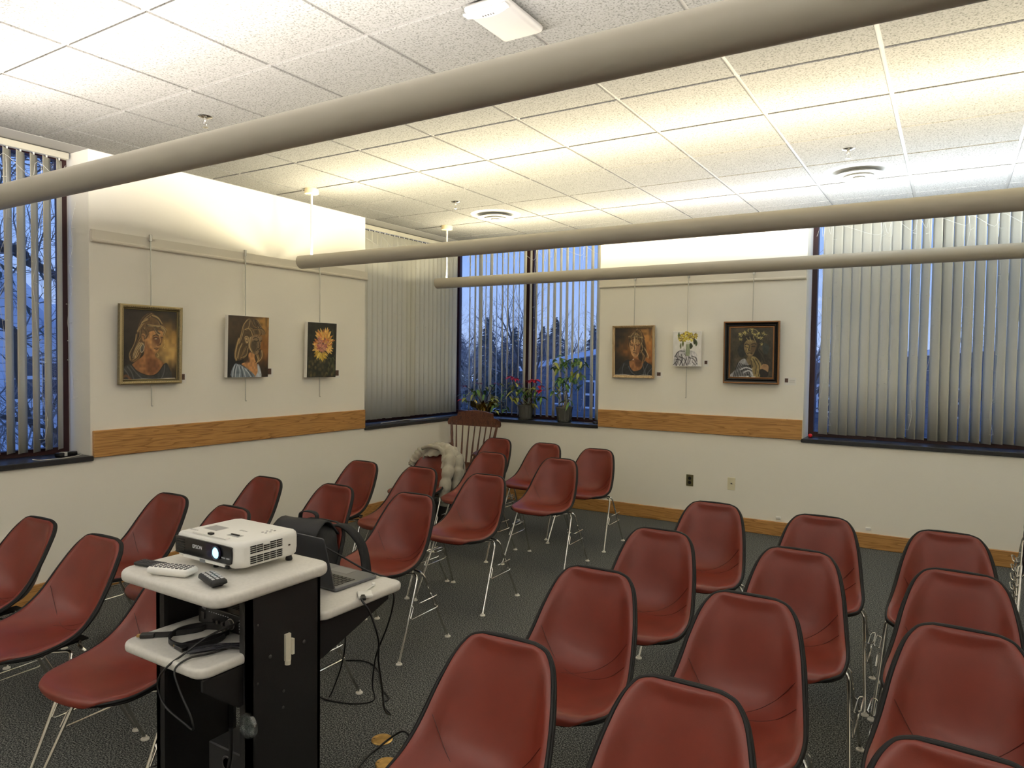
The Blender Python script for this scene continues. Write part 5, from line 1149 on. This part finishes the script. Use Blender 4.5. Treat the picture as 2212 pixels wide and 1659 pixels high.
# little things on the sills
t = thing('power_adapter', 'black power adapter with a white cord on the far left sill', 'adapter', (-5.06, 2.44, .9225), R(20))
MB().rbox(-.022, .022, -.05, .05, 0, .028, .006, 2).build('body', M_PLB, t, smooth=40); MB().box(-.0225, .0225, -.012, .012, .004, .0285).build('sticker', M_PLW, t, smooth=0)
MB().rbox(-.02, .02, .055, .10, 0, .024, .005, 2).build('plug', M_PLB, t, smooth=40)
MB().tube(spline([(0, .10, .012), (.04, .12, .006), (.075, .04, .003), (.085, -.06, .003), (.06, -.14, .003), (.02, -.20, .003), (-.01, -.23, .01)], 6), .0022, 6).build('cord', M_WHITEWIRE, t)
tag(MB().sphere((0, 0, .018), .018, 16, 10).build('red_ball', mat('ball_red', c(206, 24, 34), .5), loc=(-1.095, 7.0, .9222)), 'small red ball at the left end of the right window sill', 'ball')
t = thing('cable_puck', 'small black round puck with white wire at the right end of the corner sill', 'puck', (-3.265, 7.0, .9225))
MB().lathe([(.001, .022), (.03, .02), (.038, .008), (.038, 0)], 24).build('puck', M_PLB, t); MB().tube(spline([(-.03, 0, .008), (-.07, .02, .004), (-.12, .01, .003), (-.16, .03, .004)], 5), .002, 6).build('wire', M_WHITEWIRE, t)

# fairy lights hung over the blinds
M_BULB = mat('fairy_bulb', c(222, 222, 210), .3)
def fairy(label, axis, u0, u1, drops, seed, dep, zt=2.88, zmin=.95):
    r = random.Random(seed); t = thing('string_lights', label, 'string lights', (0, 0, 0)); bl = MB(); W = lambda u, z, d=0: (XL - dep + d, u, z) if axis == 'y' else (u, YB + dep - d, z)
    top = []; us = sorted(r.uniform(u0, u1) for _ in range(drops)) if isinstance(drops, int) else drops
    for k, u in enumerate([u0] + list(us) + [u1]): top += [(u - .04, zt - .10 - r.random() * .04), (u, zt - r.random() * .03)]
    MB().tube(spline([W(u, z) for u, z in top], 4), .0011, 4).build('top_wire', M_WHITEWIRE, t)
    for u in us:
        zb = zmin + .01 if r.random() < .6 else r.uniform(1.1, 1.9); n = int((zt - zb) / .13); P = []
        for k in range(n + 1):
            z = zt - .02 - k * .13; uu = u + r.gauss(0, .010) + .02 * math.sin(k * .5 + seed); P.append(W(uu, z, r.uniform(-.002, .003)))
            if k: s_ = r.choice((-1, 1)); q = W(uu + s_ * r.uniform(.018, .03), z + r.uniform(-.008, .014), .002); bl.tube([P[-1], q], .0012, 4); bl.sphere(q, .0034, 5, 4)
        MB().tube(spline(P, 3), .0011, 4).build('drop_wire', M_WHITEWIRE, t)
    o_ = bl.build('bulbs', M_BULB, t); o_['kind'] = 'stuff'
fairy('white fairy lights hanging by the far left window', 'y', 2.0, 2.50, [2.13, 2.33, 2.53], 1, .165)
fairy('white fairy lights over the shut blind left of the corner', 'y', 5.25, 6.95, [5.62, 5.86, 5.95, 6.20, 6.32, 6.52, 6.75, 6.88], 2, .160)
fairy('white fairy lights on the open blind behind the potted plants', 'x', -4.98, -3.25, [-4.95, -4.66, -4.45, -4.30, -4.05, -3.92, -3.82, -3.45], 3, .158)
fairy('white fairy lights over the shut blind in the right window', 'x', -1.05, .9, [-1.0, -.93, -.55, -.47, -.28, -.18, .10, .30, .52, .70], 4, .158)
cable('loose_wire', 'loose tangle of white wire along the sill under the shut corner blind', [(-5.06, 5.55, .926), (-5.03, 5.70, .932), (-5.08, 5.80, .926), (-5.02, 5.92, .940), (-5.05, 6.05, .926), (-5.0, 6.2, .93), (-5.06, 6.3, .926), (-5.03, 6.45, .926)], .0018, M_WHITEWIRE, 'wire')

# stacked chairs and carton at the right edge
for k in range(5):
    dup(chair0, (.605, 4.98 - .018 * k, .058 * k), PI, ['bottom chair of the stack at the right edge, its feet on the carpet', 'second chair up in the stack at the right edge', 'middle chair of the stack at the right edge', 'second chair from the top of the stack at the right edge', 'topmost red chair of the stack at the right edge'][k], 'stacked chairs at the right edge')
t = thing('cardboard_box', 'flat brown cardboard box on a black base at the right edge', 'box', (.70, 4.22, 0))
MB().rbox(-.295, .30, -.33, .27, .11, .235, .004, 1).build('carton', mat('cardboard', c(188, 152, 100), .85, noise=(40, .08, 4)), t, smooth=0)
b = MB(); b.rbox(-.31, .32, -.35, .29, .03, .11, .006, 1); b.build('base', M_PLB, t, smooth=0)
for x in (-.25, .25):
    for y in (-.28, .22): MB().tube([(x - .012, y, .016), (x + .012, y, .016)], .016, 12).build('wheel', M_PLG, t)
for k in range(2): MB().box(-.24, -.19, -.22 + k * .30, -.19 + k * .30, .2350, .2356).build('printed_mark', mat('carton_print', c(92, 72, 46), .8), t, smooth=0)
tag(MB().rbox(-.14, .16, -.10, .10, 0, .30, .04, 3).build('floor_bag', M_FABB, loc=(-4.06, 5.33, 0), smooth=60), 'black bag on the carpet under the chair with the jacket', 'bag')

# ------------------------------------------------------------------ outside: snow, houses, bare trees at dusk
GZ = -2.7
M_SNOW = mat('snow', c(226, 230, 238), .8, noise=(.35, .10, 4)); M_BARK = mat('bark', c(74, 66, 62), .9, noise=(6, .3, 3)); M_TWIG = mat('twigs', c(128, 122, 122), .9); M_FIR = mat('fir', c(88, 98, 98), .9)
struct(MB().box(-120, 60, -40, 120, GZ - .3, GZ).build('ground', M_SNOW, smooth=0))
def siding(name, col, pitch):
    m = bpy.data.materials.new(name); m.use_nodes = True; t_ = m.node_tree; b_ = t_.nodes['Principled BSDF']; co = t_.nodes.new('ShaderNodeTexCoord'); sp_ = t_.nodes.new('ShaderNodeSeparateXYZ'); mu = t_.nodes.new('ShaderNodeMath'); mu.operation = 'MULTIPLY'; mu.inputs[1].default_value = 1 / pitch; fr = t_.nodes.new('ShaderNodeMath'); fr.operation = 'FRACT'; r = t_.nodes.new('ShaderNodeValToRGB')
    r.color_ramp.elements[0].color = [v * .45 for v in col[:3]] + [1]; r.color_ramp.elements[0].position = 0; r.color_ramp.elements[1].color = col; r.color_ramp.elements[1].position = .16
    t_.links.new(co.outputs['Object'], sp_.inputs[0]); t_.links.new(sp_.outputs[2], mu.inputs[0]); t_.links.new(mu.outputs[0], fr.inputs[0]); t_.links.new(fr.outputs[0], r.inputs[0]); t_.links.new(r.outputs[0], b_.inputs['Base Color']); b_.inputs['Roughness'].default_value = .7
    return m
M_CLAP = siding('white_clapboard', c(220, 224, 232), .13); M_GREYB = siding('grey_siding', c(96, 104, 116), .2); M_WINW = mat('white_window_frame', c(224, 226, 230), .5); M_WING = mat('far_window_glass', c(44, 54, 70), .15); M_ROOF = mat('roof_shingle', c(70, 72, 80), .9)
def house(name, label, face, d0, a0, a1, ztop, ridge, wins, wm, depth=8, snow=True):
    """face 'x': wall at x=d0 looking +x, spanning y a0..a1; face 'y': wall at y=d0 looking -y, spanning x"""
    t = thing(name, label, 'building', (0, 0, 0)); Q = (lambda a, d, z: (d0 - d, a, z)) if face == 'x' else (lambda a, d, z: (a, d0 + d, z)); am = (a0 + a1) / 2
    b = MB(); V = [Q(a, d, z) for d in (0, depth) for a, z in ((a0, GZ), (a1, GZ), (a1, ztop), (am, ridge), (a0, ztop))]; b.add(V, [(0, 1, 2, 3, 4), (9, 8, 7, 6, 5), (0, 5, 6, 1), (1, 6, 7, 2), (2, 7, 8, 3), (3, 8, 9, 4), (4, 9, 5, 0)]); b.build('walls', wm, t, smooth=0)
    o = .35
    for aa, bb in (((a0 - o, ztop - o * (ridge - ztop) / (am - a0)), (am, ridge)), ((am, ridge), (a1 + o, ztop - o * (ridge - ztop) / (am - a0)))):
        b = MB(); V = [Q(a, d, z + k) for k in (0.02, .22) for d in (-o, depth + o) for a, z in (aa, bb)]; b.add(V, [(0, 1, 3, 2), (4, 6, 7, 5), (0, 4, 5, 1), (2, 3, 7, 6), (0, 2, 6, 4), (1, 5, 7, 3)]); b.build('roof', M_SNOW if snow else M_ROOF, t, smooth=0)
    for (a, z, w, h) in wins:
        f = MB(); V = [Q(a + i, -dd, z + j) for dd in (.06, -.02) for i, j in ((-w / 2, -h / 2), (w / 2, -h / 2), (w / 2, h / 2), (-w / 2, h / 2))]; f.add(V, [(0, 1, 2, 3), (7, 6, 5, 4), (0, 4, 5, 1), (1, 5, 6, 2), (2, 6, 7, 3), (3, 7, 4, 0)]); fo = f.build('window', M_WINW, t, smooth=0)
        g = MB()
        for sx in (-1, 1):
            for sz in (-1, 1):
                V = [Q(a + sx * w * .235 + i, -.065, z + sz * h * .235 + j) for i, j in ((-w * .20, -h * .20), (w * .20, -h * .20), (w * .20, h * .20), (-w * .20, h * .20))]; g.add(V, [(0, 1, 2, 3)])
        g.build('panes', M_WING, fo, smooth=0)
house('house', 'white clapboard house beyond the far left window', 'x', -13.0, 1.2, 5.95, 2.15, 4.4, [(5.63, 1.2, .42, .80), (3.5, 1.2, .8, 1.2), (4.9, -1.0, .8, 1.2)], M_CLAP)
house('house', 'farther pale house right of the white clapboard one', 'x', -24.0, 9.4, 14.5, 1.2, 3.0, [(11.2, .8, .8, 1.1), (12.6, .8, .8, 1.1)], M_CLAP)
house('house', 'grey two storey building with white windows behind the tall plant', 'y', 25.0, -14.6, -7.5, 1.15, 1.9, [(-11.7, .25, 1.0, 1.1), (-13.2, .25, .8, .9), (-11.7, -1.3, 1.0, 1.1), (-13.2, -1.3, .8, .9), (-9.5, .25, 1.0, 1.1)], M_GREYB)
house('house', 'long grey building beyond the right window', 'y', 30.0, -6.5, 12, 1.4, 2.2, [(-4, .2, 1, 1.1), (0, .2, 1, 1.1), (4, .2, 1, 1.1)], M_GREYB)
def branch(b, r, p, d, L, rad, lev, maxlev, spread, up):
    P = [p]; n = 5
    for k in range(n):
        d = (d + Vector((r.gauss(0, .12), r.gauss(0, .12), r.gauss(0, .08) + up * .05))).normalized(); P.append(P[-1] + d * (L / n))
    b.tube(P, [rad * (1 - .6 * k / n) for k in range(n + 1)], 5 if lev < 2 else 3, 0 if lev < 2 else 1, caps=False)
    if lev >= maxlev: return
    for k in range(r.randint(4, 6) if lev else r.randint(7, 9)):
        i = r.randint(1 if lev else 2, n); a = r.uniform(0, 2 * PI); o = d.orthogonal().normalized(); o.rotate(Matrix.Rotation(a, 3, d)); nd = (d * .7 + o * spread + Vector((0, 0, up * .25))).normalized()
        branch(b, r, P[i], nd, L * r.uniform(.45, .65), rad * (1 - .55 * i / n) * .55, lev + 1, maxlev, spread, up)
def bare_tree(h, seed, maxlev=4, spread=.75):
    r = random.Random(seed); b = MB(); branch(b, r, Vector((0, 0, 0)), Vector((0, 0, 1)), h * .55, h * .020, 0, maxlev, spread, .8); return b
protos = []
spots = [(-14.7, 22.5, 9.2, 'nearest bare tree, seen through the left half of the corner window')]
rt = random.Random(21)
for k in range(34): spots.append((rt.uniform(-41, -16), rt.uniform(36, 46), rt.uniform(6.4, 8.6), None))
for k in range(4): spots.append((rt.uniform(-5, 3), rt.uniform(15, 19), rt.uniform(7.5, 9), None))
for k in range(6): spots.append((rt.uniform(-30, -20), rt.uniform(11, 17), rt.uniform(5, 8), None))
for k in range(4):
    o = bare_tree(8.0, 40 + k, 4).build('bare_tree', [M_BARK, M_TWIG], smooth=60); protos.append(o)
for k, (x, y, h, lab) in enumerate(spots):
    o = protos[k] if k < 4 else protos[k % 4].copy()
    if k >= 4: COL.objects.link(o)
    o.location = (x, y, GZ - .05); o.scale = (h / 8,) * 3; o.rotation_euler = (0, 0, rt.uniform(0, 6.28))
    if k == 0: tag(o, lab, 'tree')
    elif y < 20 and x > -6: tag(o, 'bare tree in front of the long building beyond the right window', 'tree', 'bare trees beyond the right window')
    elif y < 20: tag(o, 'bare tree by the houses beyond the far left window', 'tree', 'bare trees beyond the far left window')
    else: tag(o, 'bare tree in the dusky wood behind the potted plants', 'tree', 'trees of the wood beyond the corner window')
def fir(h, seed):
    r = random.Random(seed); b = MB(); b.tube([(0, 0, 0), (0, 0, h * .95)], [.16, .02], 6)
    for k in range(420):
        a = k / 420; z = h * (.08 + .9 * a); q = (1 - a) ** .8 * h * .24 + .1; an = r.uniform(0, 2 * PI); ln = q * r.uniform(.6, 1.1); d = Vector((math.cos(an), math.sin(an), r.uniform(-.35, .15)))
        leaf(b, (0, 0, z), d, ln, .16 + .05 * q, r, 0, .25)
    return b
f0 = fir(8, 5).build('fir_tree', M_FIR, smooth=0)
for k in range(16):
    o = f0 if k == 0 else f0.copy()
    if k: COL.objects.link(o)
    h = rt.uniform(6.2, 8.2); o.scale = (h / 8 * 1.25, h / 8 * 1.25, h / 8); o.location = (-43 + k * 1.75 + rt.uniform(-.6, .6), rt.uniform(46.5, 50), GZ - .05); o.rotation_euler = (0, 0, rt.uniform(0, 6.28))
    tag(o, 'dark evergreen at the back of the wood behind the potted plants', 'tree', 'evergreens of the wood beyond the corner window')
t = thing('snowy_tree', 'dark spreading tree with heavy limbs just outside the far left window', 'tree', (-8.4, .4, GZ))
b = MB(); rl = random.Random(8); off = Vector((-8.4, .4, GZ))
MB().tube(spline([(0, 0, 0), (.05, .05, 2), (0, .1, 4), (.1, 0, 6.5), (0, 0, 8.5)], 4), [.28 - .011 * k for k in range(17)], 10).build('trunk', M_BARK, t)
for P, rr in (([(-8.3, .5, 5.6), (-8.1, 2.0, 6.1), (-8.0, 3.3, 6.29), (-8.0, 3.9, 6.36), (-8.0, 4.6, 6.2)], .075), ([(-8.4, .4, 4.9), (-8.1, 1.8, 5.45), (-8.0, 3.3, 5.36), (-8.0, 3.55, 5.24), (-8.0, 3.9, 5.08), (-8.0, 4.7, 4.7)], .085), ([(-8.4, .4, 4.4), (-8.1, 2.0, 4.9), (-8.0, 3.3, 4.6), (-8.0, 3.42, 4.2), (-8.0, 3.55, 3.6), (-8.0, 3.8, 3.2)], .06), ([(-8.3, .5, 6.2), (-8.3, 2.2, 6.7), (-8.2, 3.5, 6.5), (-8.2, 4.4, 6.1)], .05), ([(-8.4, .5, 3.6), (-8.0, 2.0, 3.9), (-7.9, 3.2, 3.7), (-7.9, 4.0, 3.4)], .045)):
    Q = spline([Vector(p) - Vector((0, 0, -GZ - 2.7 + 2.7)) * 0 - Vector((-8.4, .4, 0)) for p in P], 6); n = len(Q); MB().tube(Q, [rr * (1 - .7 * k / n) for k in range(n)], 7).build('limb', M_BARK, t)
    for k in range(int(n * .4), n):
        for q in range(1 + (k % 2)):
            branch(b, rl, Q[k], Vector((rl.gauss(0, .5), rl.gauss(.2, .6), rl.gauss(-.1, .6))).normalized(), rl.uniform(.3, .75), .012, 2, 4, .7, -.1)
o_ = b.build('twigs', [M_BARK, M_TWIG], t, smooth=0); o_['kind'] = 'stuff'
b = MB()
for k in range(220):
    lm = rl.choice(((3.2 + rl.gauss(0, .5), 5.15 + rl.gauss(0, .25)), (3.3 + rl.gauss(0, .4), 6.35 + rl.gauss(0, .2)), (3.4 + rl.gauss(0, .4), 4.6 + rl.gauss(0, .35))))
    leaf(b, (.4 + rl.gauss(0, .25), lm[0] - .4, lm[1]), (rl.gauss(0, 1), rl.gauss(0, 1), rl.gauss(0, .6)), rl.uniform(.08, .2), .018, rl, 0, .2)
o_ = b.build('needles', M_FIR, t, smooth=0); o_['kind'] = 'stuff'
